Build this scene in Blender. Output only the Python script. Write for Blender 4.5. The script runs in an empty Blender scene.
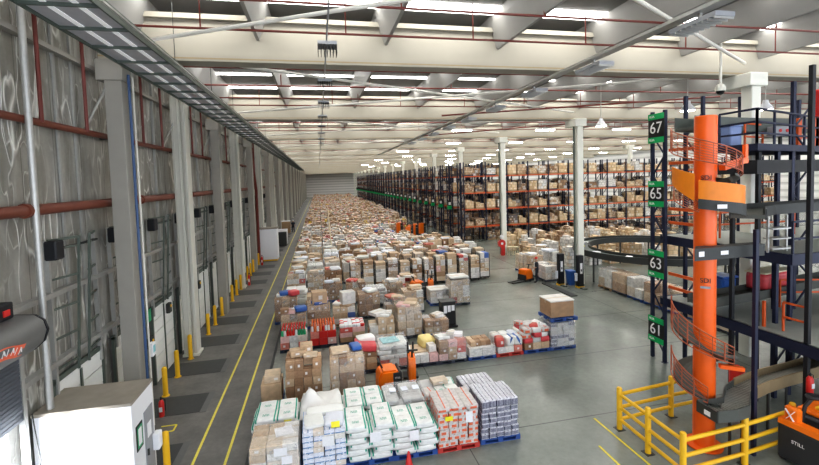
import bpy, bmesh, math, random
from mathutils import Vector, Matrix, Euler
random.seed(7)
PI = math.pi
sc = bpy.context.scene
COL = sc.collection
LINK = COL.objects.link
ORD = ['zeroth', 'first', 'second', 'third', 'fourth', 'fifth', 'sixth', 'seventh', 'eighth', 'ninth', 'tenth', 'eleventh',
       'twelfth', 'thirteenth', 'fourteenth', 'fifteenth', 'sixteenth', 'seventeenth', 'eighteenth', 'nineteenth', 'twentieth',
       'twenty-first', 'twenty-second', 'twenty-third', 'twenty-fourth', 'twenty-fifth', 'twenty-sixth', 'twenty-seventh',
       'twenty-eighth', 'twenty-ninth', 'thirtieth', 'thirty-first', 'thirty-second', 'thirty-third', 'thirty-fourth']

# ------------------------------------------------------------------ camera
YAW, PITCH, ROLL, FPX, PPY, CAMH = .2104, .0522, -.0299, 423.4, 201.2, 7.5
fw = Vector((math.sin(YAW) * math.cos(PITCH), math.cos(YAW) * math.cos(PITCH), -math.sin(PITCH)))
r0 = Vector((math.cos(YAW), -math.sin(YAW), 0)); u0 = r0.cross(fw)
rr = r0 * math.cos(ROLL) + u0 * math.sin(ROLL); uu = -r0 * math.sin(ROLL) + u0 * math.cos(ROLL)
cam = bpy.data.cameras.new('camera'); co = bpy.data.objects.new('camera', cam); LINK(co)
co.matrix_world = Matrix(((rr.x, uu.x, -fw.x, 0), (rr.y, uu.y, -fw.y, 0), (rr.z, uu.z, -fw.z, CAMH), (0, 0, 0, 1)))
cam.sensor_fit = 'HORIZONTAL'; cam.sensor_width = 36; cam.lens = 36 * FPX / 819
cam.shift_y = -(232.5 - PPY) / 819; cam.clip_end = 600; cam.clip_start = .05
sc.camera = co

# ------------------------------------------------------------------ materials
MATS = {}
class NT:
    def __init__(s, name):
        s.m = bpy.data.materials.new(name); s.m.use_nodes = True
        s.t = s.m.node_tree; s.b = s.t.nodes['Principled BSDF']; s.out = s.t.nodes['Material Output']
    def n(s, typ, **kw):
        x = s.t.nodes.new(typ)
        for k, v in kw.items(): setattr(x, k, v)
        return x
    def l(s, a, b): s.t.links.new(a, b)
    def math(s, op, a, b=None, c=None):
        x = s.n('ShaderNodeMath', operation=op)
        for i, v in enumerate((a, b, c)):
            if v is None: continue
            if isinstance(v, (int, float)): x.inputs[i].default_value = v
            else: s.l(v, x.inputs[i])
        return x.outputs[0]
    def mix(s, fac, a, b, blend='MIX'):
        x = s.n('ShaderNodeMix', data_type='RGBA', blend_type=blend)
        for i, v in ((0, fac), (6, a), (7, b)):
            if isinstance(v, (int, float)): x.inputs[i].default_value = v
            elif isinstance(v, tuple): x.inputs[i].default_value = (*v[:3], 1)
            else: s.l(v, x.inputs[i])
        return x.outputs[2]
    def ramp(s, fac, stops, interp='CONSTANT'):
        x = s.n('ShaderNodeValToRGB'); x.color_ramp.interpolation = interp
        e = x.color_ramp.elements
        while len(e) < len(stops): e.new(1.0)
        for i, (p, c) in enumerate(stops): e[i].position = p; e[i].color = (*c, 1)
        s.l(fac, x.inputs[0]); return x.outputs[0]
    def noise(s, scale, detail=3, vec=None, rough=.55):
        x = s.n('ShaderNodeTexNoise'); x.inputs['Scale'].default_value = scale; x.inputs['Detail'].default_value = detail
        x.inputs['Roughness'].default_value = rough
        if vec is not None: s.l(vec, x.inputs['Vector'])
        return x.outputs['Fac']
    def obj(s): return s.n('ShaderNodeTexCoord').outputs['Object']
    def sep(s, v):
        x = s.n('ShaderNodeSeparateXYZ'); s.l(v, x.inputs[0]); return x.outputs
    def rnd(s): return s.n('ShaderNodeObjectInfo').outputs['Random']
    def bump(s, h, st=.3, dist=.02):
        x = s.n('ShaderNodeBump'); x.inputs['Strength'].default_value = st; x.inputs['Distance'].default_value = dist
        s.l(h, x.inputs['Height']); s.l(x.outputs[0], s.b.inputs['Normal'])

def M(name, col, rough=.6, metal=0., var=.12, scale=6., bump=0., rnd=0., emit=0., ecol=None, alpha=1.):
    """plain procedural material: noise-mottled colour, optional per-object brightness spread"""
    if name in MATS: return MATS[name]
    t = NT(name); v = t.obj()
    f = t.noise(scale, 4, v)
    g = t.math('MULTIPLY_ADD', f, 2 * var, 1 - var)
    if rnd: g = t.math('MULTIPLY', g, t.math('MULTIPLY_ADD', t.rnd(), 2 * rnd, 1 - rnd))
    c = t.n('ShaderNodeVectorMath', operation='SCALE'); c.inputs[0].default_value = col; t.l(g, c.inputs['Scale'])
    t.l(c.outputs[0], t.b.inputs['Base Color'])
    t.b.inputs['Roughness'].default_value = rough; t.b.inputs['Metallic'].default_value = metal
    if bump: t.bump(f, bump)
    if emit:
        t.b.inputs['Emission Color'].default_value = (*(ecol or col), 1); t.b.inputs['Emission Strength'].default_value = emit
    MATS[name] = t.m; return t.m

def carton_mat(name, tones, label=.55):
    """corrugated board on a unit box: tone per box, tape over the top, a paper label on the sides"""
    t = NT(name); v = t.obj(); x, y, z = t.sep(v); r = t.rnd()
    n = len(tones)
    base = t.ramp(r, [(i / n, c) for i, c in enumerate(tones)])
    f = t.noise(3.5, 4, v)
    base = t.mix(1., base, t.ramp(f, [(.25, (.78, .78, .78)), (.75, (1.12, 1.1, 1.08))], 'LINEAR'), 'MULTIPLY')
    ax, ay, az = (t.math('ABSOLUTE', q) for q in (x, y, z))
    tape = t.math('MULTIPLY', t.math('LESS_THAN', ay, .07), t.math('GREATER_THAN', z, .3))
    base = t.mix(t.math('MULTIPLY', tape, .6), base, (.62, .5, .36))
    r2 = t.math('FRACT', t.math('MULTIPLY', r, 37.7))
    lab = t.math('MULTIPLY', t.math('LESS_THAN', t.math('ABSOLUTE', t.math('SUBTRACT', x, t.math('MULTIPLY_ADD', r2, .5, -.25))), .13),
                 t.math('LESS_THAN', t.math('ABSOLUTE', t.math('ADD', z, -.03)), .17))
    lab = t.math('MULTIPLY', lab, t.math('GREATER_THAN', ay, .47))
    lab = t.math('MULTIPLY', lab, t.math('LESS_THAN', t.math('FRACT', t.math('MULTIPLY', r, 91.3)), label))
    base = t.mix(t.math('MULTIPLY', lab, .9), base, (.82, .8, .78))
    t.l(base, t.b.inputs['Base Color']); t.b.inputs['Roughness'].default_value = .75
    MATS[name] = t.m; return t.m

def grid_mat(name, cols, w=.4, h=.3, dark=.35, top=1.25):
    """a face of many boxes: each cell its own printed colour, thin dark gaps, paler tops"""
    t = NT(name); v = t.obj(); x, y, z = t.sep(v)
    r = t.rnd()
    u = t.math('DIVIDE', t.math('ADD', x, y), w); q = t.math('DIVIDE', z, h)
    row = t.math('FLOOR', q)
    u = t.math('ADD', u, t.math('MULTIPLY', t.math('FRACT', t.math('MULTIPLY', row, .5)), .9))
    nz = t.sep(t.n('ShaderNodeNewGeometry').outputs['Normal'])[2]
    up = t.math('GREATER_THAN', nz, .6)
    def cell(a, b):
        c = t.n('ShaderNodeCombineXYZ'); t.l(t.math('FLOOR', a), c.inputs[0]); t.l(t.math('FLOOR', b), c.inputs[1]); t.l(t.math('MULTIPLY', r, 50), c.inputs[2])
        wn = t.n('ShaderNodeTexWhiteNoise'); t.l(c.outputs[0], wn.inputs['Vector'])
        e = t.math('MINIMUM', t.math('ABSOLUTE', t.math('SUBTRACT', t.math('FRACT', a), .5)), 1.)
        e2 = t.math('ABSOLUTE', t.math('SUBTRACT', t.math('FRACT', b), .5))
        return wn.outputs['Value'], t.math('GREATER_THAN', t.math('MAXIMUM', e, e2), .455)
    v1, g1 = cell(u, q)
    v2, g2 = cell(t.math('DIVIDE', x, w), t.math('DIVIDE', y, w * .8))
    n = len(cols); st = [(i / n, c) for i, c in enumerate(cols)]
    c1 = t.mix(t.math('MULTIPLY', g1, 1.), t.ramp(v1, st), (.05, .035, .025)) if dark > .9 else t.mix(t.math('MULTIPLY', g1, dark + .3), t.ramp(v1, st), (.05, .04, .03))
    # label on about half the cells
    lb = t.math('MULTIPLY', t.math('LESS_THAN', t.math('ABSOLUTE', t.math('SUBTRACT', t.math('FRACT', u), .45)), .14), t.math('LESS_THAN', t.math('ABSOLUTE', t.math('SUBTRACT', t.math('FRACT', q), .5)), .2))
    lb = t.math('MULTIPLY', lb, t.math('GREATER_THAN', t.math('FRACT', t.math('MULTIPLY', v1, 17.3)), .6))
    c1 = t.mix(t.math('MULTIPLY', lb, .85), c1, (.85, .83, .8))
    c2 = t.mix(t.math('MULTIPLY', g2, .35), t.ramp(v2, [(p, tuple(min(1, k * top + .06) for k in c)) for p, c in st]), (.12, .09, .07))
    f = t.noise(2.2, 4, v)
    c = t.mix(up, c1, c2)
    c = t.mix(1., c, t.ramp(f, [(.25, (.72, .72, .72)), (.78, (1.15, 1.14, 1.12))], 'LINEAR'), 'MULTIPLY')
    t.l(c, t.b.inputs['Base Color']); t.b.inputs['Roughness'].default_value = .6
    MATS[name] = t.m; return t.m

KR = (.44, .285, .17); KD = (.31, .185, .105); KL = (.60, .44, .29); KP = (.72, .58, .42); WH = (.80, .79, .76); GY = (.52, .51, .5)
RD = (.62, .12, .10); PK = (.80, .52, .50); GN = (.12, .38, .22); TL = (.22, .52, .56); BL = (.10, .18, .48); YL = (.85, .62, .12); OR = (.85, .33, .06)
carton_mat('kraft carton', [KR, KD, KL, (.45, .28, .16), (.36, .22, .13), KL])
carton_mat('pale carton', [KP, KL, (.72, .62, .5), WH, KP, (.6, .47, .33)])
carton_mat('white carton', [WH, (.72, .71, .7), (.84, .82, .78), (.78, .7, .62)], .7)
carton_mat('printed carton', [WH, RD, KP, PK, GY, WH, BL, KL, (.75, .7, .6), KR], .5)
carton_mat('red white carton', [RD, WH, PK, WH, (.7, .25, .2)], .4)
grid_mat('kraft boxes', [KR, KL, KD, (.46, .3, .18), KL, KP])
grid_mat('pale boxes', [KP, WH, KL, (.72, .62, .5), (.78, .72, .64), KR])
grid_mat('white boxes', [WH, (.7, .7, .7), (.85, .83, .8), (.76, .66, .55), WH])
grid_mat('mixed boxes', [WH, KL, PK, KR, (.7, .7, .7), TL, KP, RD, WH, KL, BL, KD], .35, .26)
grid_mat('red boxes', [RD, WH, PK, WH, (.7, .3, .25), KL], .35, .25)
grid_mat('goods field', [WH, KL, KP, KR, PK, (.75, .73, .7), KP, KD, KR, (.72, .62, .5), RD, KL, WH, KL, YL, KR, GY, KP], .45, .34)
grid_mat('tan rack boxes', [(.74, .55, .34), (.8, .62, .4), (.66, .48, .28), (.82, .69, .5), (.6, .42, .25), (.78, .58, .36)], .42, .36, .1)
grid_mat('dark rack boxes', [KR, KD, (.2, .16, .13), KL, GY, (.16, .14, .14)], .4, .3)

M('concrete column', (.33, .315, .28), .8, var=.10, scale=2)
M('cream concrete', (.37, .345, .285), .7, var=.06, scale=1.2)
M('white concrete', (.66, .65, .58), .6, var=.05, scale=1.5)
M('bright column', (.84, .84, .76), .6, var=.05, scale=1.5)
M('roof sheet', (.17, .168, .162), .6, var=.15, scale=2)
M('grey roof beam', (.31, .305, .29), .55, var=.08, scale=2)
M('skylight', (.95, .97, 1.), .4, emit=7.0, ecol=(1., .985, .95))
M('lamp glow', (1, 1, 1), .4, emit=24., ecol=(1., .97, .88))
M('tube glow', (1, 1, 1), .4, emit=.14, ecol=(.95, .97, 1.))
M('red pipe', (.17, .032, .022), .45, var=.2, scale=3)
M('rust pipe', (.19, .055, .032), .5, var=.2, scale=3)
M('white pipe', (.74, .72, .66), .5)
M('galvanised', (.47, .47, .45), .4, .5, var=.15, scale=9)
M('tray panel', (.56, .56, .60), .5)
M('conduit blue', (.05, .10, .22), .5)
M('dark steel', (.045, .048, .046), .55, .1)
M('green grey steel', (.12, .145, .125), .5, .2)
M('navy steel', (.013, .018, .048), .5, .1)
M('black steel', (.012, .013, .017), .55)
M('rack orange', (.66, .11, .02), .45)
M('tube orange', (.86, .135, .012), .32, var=.05)
M('guard orange', (.80, .24, .012), .45, var=.14, scale=5)
M('mesh red', (.42, .11, .05), .45)
M('safety yellow', (.85, .50, .02), .45, var=.08)
M('line yellow', (.80, .68, .06), .6, var=.3, scale=14)
M('lane yellow', (.80, .70, .12), .6, var=.3, scale=14)
M('white sack', (.82, .83, .80), .5, var=.07, scale=7, bump=.25, rnd=.06)
M('cool sack', (.74, .77, .84), .45, var=.10, scale=7, bump=.25, rnd=.08)
M('grey sack', (.60, .60, .59), .45, var=.14, scale=8, bump=.3, rnd=.12)
M('green print', (.03, .34, .22), .5)
M('orange print', (.82, .22, .07), .5)
M('navy print', (.05, .06, .20), .5)
M('pallet blue', (.035, .09, .30), .55)
M('pallet red', (.50, .05, .04), .55)
M('pallet wood', (.42, .28, .16), .8, var=.25)
M('pallet dark', (.05, .06, .085), .7)
M('paper', (.86, .86, .88), .6)
M('yellow tag', (.90, .82, .03), .5)
M('red plastic', (.65, .03, .025), .35)
M('green plastic', (.03, .36, .16), .4)
M('blue plastic', (.04, .13, .42), .4)
M('teal sheet', (.30, .62, .66), .5)
M('black plastic', (.02, .02, .022), .45)
M('grey panel', (.33, .34, .36), .5)
M('cabin white', (.84, .85, .88), .45, var=.02)
M('cabin roof', (.30, .27, .225), .85, var=.2, scale=3)
M('forklift orange', (.90, .20, .008), .35, var=.05)
M('forklift dark', (.035, .037, .042), .5)
M('skin', (.50, .30, .20), .6)
M('dark cloth', (.028, .032, .045), .85)
M('red cap', (.70, .05, .03), .6)
M('belt grey', (.085, .09, .078), .6, var=.2)
M('deck grey', (.30, .32, .29), .5, var=.12)
M('brown guard', (.34, .26, .15), .45, var=.15)
M('roller', (.42, .42, .38), .35, .6)
M('sign black', (.012, .012, .012), .4)
M('sign green', (.0, .42, .12), .4)
M('sign white', (.9, .9, .9), .5)
M('cream sheet', (.80, .72, .52), .6)
M('red wrap', (.70, .09, .10), .35, var=.2, bump=.4)
M('mat dark', (.060, .063, .063), .55, var=.2)
M('mat mid', (.14, .143, .14), .5, var=.15)
M('dock seal', (.13, .12, .11), .8)
M('door white', (.80, .81, .78), .4, var=.05)
M('pavement', (.8, .8, .8), .9)
M('logo red', (.80, .16, .08), .5)
M('shutter slat', (.11, .125, .145), .4, .3)
M('shutter hood', (.17, .17, .165), .5, .2)
M('crumpled yellow', (.88, .72, .30), .5, bump=.4)
M('machine grey', (.11, .13, .12), .5)

def special_mats():
    # polished floor with wear, joints and patches of sheen
    t = NT('polished floor'); v = t.obj(); x, y, z = t.sep(v)
    big = t.noise(.10, 3, v); mid = t.noise(.7, 5, v, .6); fine = t.noise(6., 5, v, .65)
    base = t.ramp(big, [(.3, (.145, .165, .147)), (.5, (.215, .236, .213)), (.72, (.33, .35, .31))], 'LINEAR')
    base = t.mix(.5, base, t.ramp(mid, [(.25, (.6, .61, .6)), (.75, (1.25, 1.25, 1.23))], 'LINEAR'), 'MULTIPLY')
    base = t.mix(.4, base, t.ramp(fine, [(.3, (.7, .7, .7)), (.7, (1.15, 1.15, 1.15))], 'LINEAR'), 'MULTIPLY')
    # slab joints every 3.9 m across
    yy = t.math('ABSOLUTE', t.math('SUBTRACT', t.math('FRACT', t.math('DIVIDE', t.math('ADD', y, -11.35 + 2.05), 4.1)), .5))
    j = t.math('LESS_THAN', yy, .005)
    xx = t.math('LESS_THAN', t.math('ABSOLUTE', t.math('SUBTRACT', t.math('FRACT', t.math('DIVIDE', t.math('ADD', x, 2.2), 12.)), .5)), .0012)
    base = t.mix(t.math('MULTIPLY', t.math('MAXIMUM', j, xx), .7), base, (.05, .055, .05))
    t.l(base, t.b.inputs['Base Color'])
    t.l(t.ramp(big, [(.2, (.17, .17, .17)), (.8, (.28, .28, .28))], 'LINEAR'), t.b.inputs['Roughness'])
    MATS['floor'] = t.m
    t = NT('dock lane'); v = t.obj()
    mid = t.noise(.9, 5, v, .65); fine = t.noise(7., 5, v, .65)
    base = t.ramp(mid, [(.3, (.125, .122, .115)), (.7, (.205, .198, .185))], 'LINEAR')
    base = t.mix(.45, base, t.ramp(fine, [(.3, (.7, .7, .7)), (.7, (1.2, 1.2, 1.2))], 'LINEAR'), 'MULTIPLY')
    t.l(base, t.b.inputs['Base Color']); t.b.inputs['Roughness'].default_value = .5; MATS['lane'] = t.m
    # crinkled silver insulation on the dock wall
    t = NT('foil insulation'); v = t.obj(); x, y, z = t.sep(v)
    c = t.n('ShaderNodeCombineXYZ'); t.l(x, c.inputs[0]); t.l(t.math('MULTIPLY', y, 1.1), c.inputs[1]); t.l(t.math('MULTIPLY', z, .30), c.inputs[2])
    w1 = t.noise(1.1, 1.5, c.outputs[0], .5); w2 = t.noise(2.4, 1.5, c.outputs[0], .5); b = t.noise(9., 4, v)
    def crease(w, k): return t.math('MAXIMUM', t.math('SUBTRACT', 1., t.math('MULTIPLY', t.math('ABSOLUTE', t.math('SUBTRACT', w, .5)), k)), 0.)
    cr = t.math('MULTIPLY', t.math('MAXIMUM', crease(w1, 70.), t.math('MULTIPLY', crease(w2, 60.), .6)), t.ramp(t.noise(.7, 2, v), [(.36, (0, 0, 0)), (.56, (1, 1, 1))], 'LINEAR'))
    base = t.ramp(w2, [(.28, (.24, .233, .20)), (.5, (.34, .333, .30)), (.72, (.45, .445, .41))], 'LINEAR')
    base = t.mix(1., base, t.ramp(b, [(.3, (.93, .93, .93)), (.7, (1.06, 1.06, 1.06))], 'LINEAR'), 'MULTIPLY')
    base = t.mix(t.math('MULTIPLY', cr, .9), base, (.95, .95, .9))  # highlights along the creases, painted pale into the foil colour
    sy = t.math('ABSOLUTE', t.math('SUBTRACT', t.math('FRACT', t.math('DIVIDE', y, 1.22)), .5))
    base = t.mix(t.math('MULTIPLY', t.math('GREATER_THAN', sy, .488), .5), base, (.08, .075, .065))
    t.l(base, t.b.inputs['Base Color']); t.b.inputs['Metallic'].default_value = .35; t.b.inputs['Roughness'].default_value = .42
    t.bump(t.math('ADD', w2, t.math('MULTIPLY', cr, .3)), .8, .12); MATS['foil'] = t.m
    # far wall cladding: horizontal ribs
    t = NT('far cladding'); v = t.obj(); x, y, z = t.sep(v)
    f = t.math('FRACT', t.math('MULTIPLY', z, .8))
    t.l(t.ramp(f, [(0, (.80, .78, .76)), (.5, (.92, .9, .88)), (.9, (.6, .58, .57))], 'LINEAR'), t.b.inputs['Base Color']); MATS['far wall'] = t.m
    # stretch film
    t = NT('stretch film'); v = t.obj()
    tr = t.n('ShaderNodeBsdfTransparent'); mx = t.n('ShaderNodeMixShader')
    f = t.noise(5., 6, v, .7)
    fac = t.ramp(f, [(.35, (.10, .10, .10)), (.6, (.24, .24, .24)), (.75, (.5, .5, .5))], 'LINEAR')
    t.l(fac, mx.inputs[0]); t.l(tr.outputs[0], mx.inputs[1]); t.l(t.b.outputs[0], mx.inputs[2]); t.l(mx.outputs[0], t.out.inputs[0])
    t.b.inputs['Base Color'].default_value = (.82, .82, .82, 1); t.b.inputs['Roughness'].default_value = .22
    t.bump(f, .6, .05); MATS['film'] = t.m
    # printed sacks: bands of colour over white
    def bands(name, base, ink, w, off, per, speck):
        # horizontal print bands on each pack, broken by upright gaps in the lettering
        t = NT(name); v = t.obj(); x, y, z = t.sep(v); f = t.noise(5., 4, v); r = t.rnd()
        a = t.math('LESS_THAN', t.math('ABSOLUTE', t.math('SUBTRACT', z, off)), w)
        q = t.math('FRACT', t.math('ADD', t.math('MULTIPLY', t.math('ADD', x, y), per), t.math('MULTIPLY', r, 7.)))
        a = t.math('MULTIPLY', a, t.math('LESS_THAN', q, speck))
        up = t.math('MULTIPLY', t.math('GREATER_THAN', z, .44), t.math('LESS_THAN', t.math('FRACT', t.math('MULTIPLY', x, 1.9)), .16))
        k = t.mix(t.math('MULTIPLY', t.math('MAXIMUM', a, up), .92), base, ink)
        k = t.mix(1., k, t.ramp(f, [(.25, (.72, .72, .74)), (.7, (1.08, 1.08, 1.08))], 'LINEAR'), 'MULTIPLY')
        t.l(k, t.b.inputs['Base Color']); t.b.inputs['Roughness'].default_value = .45; t.bump(f, .3, .03); MATS[name] = t.m
    bands('orange banded sack', (.66, .62, .59), (.84, .15, .04), .24, -.10, 1.3, .66)
    bands('navy banded pack', (.72, .72, .77), (.012, .014, .075), .36, -.03, 5.5, .72)
    bands('blue striped carton', (.82, .84, .92), (.06, .22, .48), .09, -.36, 1., .9)
    t = NT('green marked sack'); v = t.obj(); x, y, z = t.sep(v); f = t.noise(5., 4, v); r = t.rnd()
    bar = t.math('MULTIPLY', t.math('LESS_THAN', t.math('ABSOLUTE', t.math('SUBTRACT', t.math('ABSOLUTE', x), .42)), .035), t.math('GREATER_THAN', z, .05))
    mk = t.math('MULTIPLY', t.math('LESS_THAN', t.math('ABSOLUTE', x), .16), t.math('LESS_THAN', t.math('ABSOLUTE', t.math('ADD', y, .06)), .10))
    mk = t.math('MULTIPLY', mk, t.math('GREATER_THAN', t.noise(22., 1, v), .5))
    k = t.mix(t.math('MAXIMUM', bar, mk), (.84, .85, .82), (.02, .36, .24))
    k = t.mix(1., k, t.ramp(f, [(.25, (.84, .84, .86)), (.7, (1.05, 1.05, 1.05))], 'LINEAR'), 'MULTIPLY')
    t.l(k, t.b.inputs['Base Color']); t.b.inputs['Roughness'].default_value = .45; t.bump(f, .3, .03); MATS['green marked sack'] = t.m
    # mesh deck / louvred lamp grille
special_mats()

# ------------------------------------------------------------------ mesh building
class MB:
    def __init__(s): s.v = []; s.f = []
    def add(s, vs, fs):
        b = len(s.v); s.v += [tuple(p) for p in vs]; s.f += [tuple(b + i for i in q) for q in fs]; return s
    def box(s, x0, x1, y0, y1, z0, z1):
        return s.add([(x0, y0, z0), (x1, y0, z0), (x1, y1, z0), (x0, y1, z0), (x0, y0, z1), (x1, y0, z1), (x1, y1, z1), (x0, y1, z1)],
                     [(0, 3, 2, 1), (4, 5, 6, 7), (0, 1, 5, 4), (1, 2, 6, 5), (2, 3, 7, 6), (3, 0, 4, 7)])
    def cbox(s, c, sz): return s.box(c[0] - sz[0] / 2, c[0] + sz[0] / 2, c[1] - sz[1] / 2, c[1] + sz[1] / 2, c[2] - sz[2] / 2, c[2] + sz[2] / 2)
    def bar(s, p, q, w, h=None):
        h = h or w; p = Vector(p); q = Vector(q); d = (q - p).normalized()
        a = d.cross(Vector((0, 0, 1)));
        if a.length < 1e-4: a = Vector((1, 0, 0))
        a.normalize(); b = a.cross(d).normalized(); a *= w / 2; b *= h / 2
        return s.add([p - a - b, p + a - b, p + a + b, p - a + b, q - a - b, q + a - b, q + a + b, q - a + b],
                     [(0, 3, 2, 1), (4, 5, 6, 7), (0, 1, 5, 4), (1, 2, 6, 5), (2, 3, 7, 6), (3, 0, 4, 7)])
    def tube(s, pts, r, n=8, closed=False, cap=True):
        pts = [Vector(p) for p in pts]; N = len(pts); b0 = len(s.v); prev = None
        for i, p in enumerate(pts):
            d = (pts[min(i + 1, N - 1)] - pts[max(i - 1, 0)]).normalized()
            if prev is None:
                a = d.cross(Vector((0, 0, 1)))
                if a.length < 1e-3: a = d.cross(Vector((1, 0, 0)))
            else: a = prev - d * prev.dot(d)
            a.normalize(); prev = a; c = d.cross(a)
            rad = r[i] if isinstance(r, (list, tuple)) else r
            for k in range(n):
                th = 2 * PI * k / n; s.v.append(tuple(p + a * rad * math.cos(th) + c * rad * math.sin(th)))
        for i in range(N - 1):
            for k in range(n):
                k2 = (k + 1) % n; s.f.append((b0 + i * n + k, b0 + i * n + k2, b0 + (i + 1) * n + k2, b0 + (i + 1) * n + k))
        if cap:
            s.f.append(tuple(b0 + k for k in reversed(range(n)))); s.f.append(tuple(b0 + (N - 1) * n + k for k in range(n)))
        return s
    def cyl(s, p, q, r, n=12): return s.tube([p, q], r, n)
    def lathe(s, prof, n=12, c=(0, 0, 0)):
        b0 = len(s.v)
        for r, z in prof:
            for k in range(n): s.v.append((c[0] + r * math.cos(2 * PI * k / n), c[1] + r * math.sin(2 * PI * k / n), c[2] + z))
        for i in range(len(prof) - 1):
            for k in range(n):
                k2 = (k + 1) % n; s.f.append((b0 + i * n + k, b0 + i * n + k2, b0 + (i + 1) * n + k2, b0 + (i + 1) * n + k))
        s.f.append(tuple(b0 + k for k in reversed(range(n)))); s.f.append(tuple(b0 + (len(prof) - 1) * n + k for k in range(n)))
        return s
    def prism(s, poly, z0, z1):
        n = len(poly); return s.add([(x, y, z0) for x, y in poly] + [(x, y, z1) for x, y in poly],
                                    [tuple(reversed(range(n))), tuple(range(n, 2 * n))] + [(i, (i + 1) % n, n + (i + 1) % n, n + i) for i in range(n)])
    def prism_y(s, poly, y0, y1):
        n = len(poly); return s.add([(x, y0, z) for x, z in poly] + [(x, y1, z) for x, z in poly],
                                    [tuple(range(n)), tuple(reversed(range(n, 2 * n)))] + [(i, n + i, n + (i + 1) % n, (i + 1) % n) for i in range(n)])
    def mesh(s, name, mat=None, smooth=False, bevel=0., seg=1):
        me = bpy.data.meshes.new(name); me.from_pydata(s.v, [], s.f)
        bm = bmesh.new(); bm.from_mesh(me)
        bmesh.ops.recalc_face_normals(bm, faces=bm.faces)
        if bevel:
            bmesh.ops.bevel(bm, geom=[e for e in bm.edges if len(e.link_faces) == 2 and e.calc_face_angle(0) > .6], offset=bevel, segments=seg, affect='EDGES', clamp_overlap=True)
        bm.to_mesh(me); bm.free()
        if mat is not None: me.materials.append(MATS[mat] if isinstance(mat, str) else mat)
        if smooth:
            me.shade_smooth() if hasattr(me, 'shade_smooth') else None
            try: me.set_sharp_from_angle(angle=.7)
            except Exception: pass
        return me
    def obj(s, name, mat, parent=None, loc=None, smooth=False, bevel=0., seg=1, kind=None, label=None):
        o = bpy.data.objects.new(name, s.mesh(name, mat, smooth, bevel, seg)); LINK(o)
        if loc: o.location = loc
        if parent: o.parent = parent
        if kind: o['kind'] = kind
        if label: o['label'] = label
        return o

def inst(me, name, parent=None, loc=(0, 0, 0), scale=(1, 1, 1), rot=(0, 0, 0), mat=None, label=None):
    o = bpy.data.objects.new(name, me); LINK(o); o.location = loc; o.scale = scale; o.rotation_euler = rot
    if mat:
        o.material_slots[0].link = 'OBJECT'; o.material_slots[0].material = MATS[mat]
    if parent: o.parent = parent
    if label: o['label'] = label
    return o
def tag(o, label, cat, group=None):
    o['label'] = label; o['category'] = cat
    if group: o['group'] = group
    return o
def thing(name, label, cat, loc=(0, 0, 0), rz=0., group=None):
    o = bpy.data.objects.new(name, None); o.empty_display_size = .1; LINK(o); o.location = loc; o.rotation_euler = (0, 0, rz)
    return tag(o, label, cat, group)
def copy_tree(src, loc, rz=0., label=None, group=None, parent=None):
    r = src.copy(); LINK(r); r.location = loc; r.rotation_euler = (0, 0, rz)
    if label: r['label'] = label
    if group: r['group'] = group
    if parent: r.parent = parent
    for ch in src.children:
        c = ch.copy(); LINK(c); c.parent = r
        for g in ch.children:
            d = g.copy(); LINK(d); d.parent = c
    return r
def text(name, s, size, parent, loc, rot, mat='sign white', ext=.004, align='CENTER'):
    c = bpy.data.curves.new(name, 'FONT'); c.body = s; c.size = size; c.extrude = ext; c.align_x = align; c.align_y = 'CENTER'
    o = bpy.data.objects.new(name, c); LINK(o); dg = bpy.context.evaluated_depsgraph_get(); dg.update()
    me = bpy.data.meshes.new_from_object(o.evaluated_get(dg)); bpy.data.objects.remove(o)
    me.materials.clear(); me.materials.append(MATS[mat]); me.name = name
    o = bpy.data.objects.new(name, me); LINK(o); o.parent = parent; o.location = loc; o.rotation_euler = rot
    return o
def struct(name, mb, mat, **k):
    o = mb.obj(name, mat, **k); o['kind'] = 'structure'; return o

# shared meshes
UB = MB().box(-.5, .5, -.5, .5, -.5, .5).mesh('carton', 'kraft carton', bevel=.018)
SB = MB().box(-.5, .5, -.5, .5, 0, 1).mesh('block', 'kraft boxes')
def puffy():
    bm = bmesh.new(); bmesh.ops.create_cube(bm, size=2.); bmesh.ops.subdivide_edges(bm, edges=bm.edges, cuts=3, use_grid_fill=True)
    for v in bm.verts:
        x, y, z = v.co
        p = 14.; L = (abs(x) ** p + abs(y) ** p + abs(z) ** p) ** (1 / p)
        x, y, z = x / L, y / L, z / L
        z *= 1 - .12 * max(0, abs(x) - .7) / .3
        v.co = (x * .5, y * .5, z * .5)
    me = bpy.data.meshes.new('sack'); bm.to_mesh(me); bm.free(); me.materials.append(MATS['white sack']); me.shade_smooth(); return me
SACK = puffy()
def pallet_mesh():
    m = MB()
    for i in range(7): m.box(-.6 + i * .1767, -.6 + i * .1767 + .14, -.5, .5, .122, .144)
    for y in (-.5, -.07, .36):
        m.box(-.6, .6, y, y + .14, .10, .122)
        for x in (-.6, -.07, .46): m.box(x, x + .14, y, y + .14, .022, .10)
        m.box(-.6, .6, y, y + .14, 0, .022)
    return m.mesh('pallet', 'pallet blue')
PAL = pallet_mesh()
PALS = MB().box(-.6, .6, -.5, .5, .10, .144).box(-.6, .6, -.5, -.4, 0, .10).box(-.6, .6, .4, .5, 0, .10).box(-.6, .6, -.05, .05, 0, .10).mesh('pallet', 'pallet dark')
def wrap_mesh():
    m = MB().add([(-.5, -.5, 0), (.5, -.5, 0), (.5, .5, 0), (-.5, .5, 0), (-.5, -.5, 1), (.5, -.5, 1), (.5, .5, 1), (-.5, .5, 1)],
                 [(4, 5, 6, 7), (0, 1, 5, 4), (1, 2, 6, 5), (2, 3, 7, 6), (3, 0, 4, 7)])
    return m.mesh('stretch_wrap', 'film', bevel=.05, seg=2, smooth=True)
WRAP = wrap_mesh()
CYL = MB().cyl((0, 0, 0), (0, 0, 1), 1, 12).mesh('post', 'navy steel', smooth=True)

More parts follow.
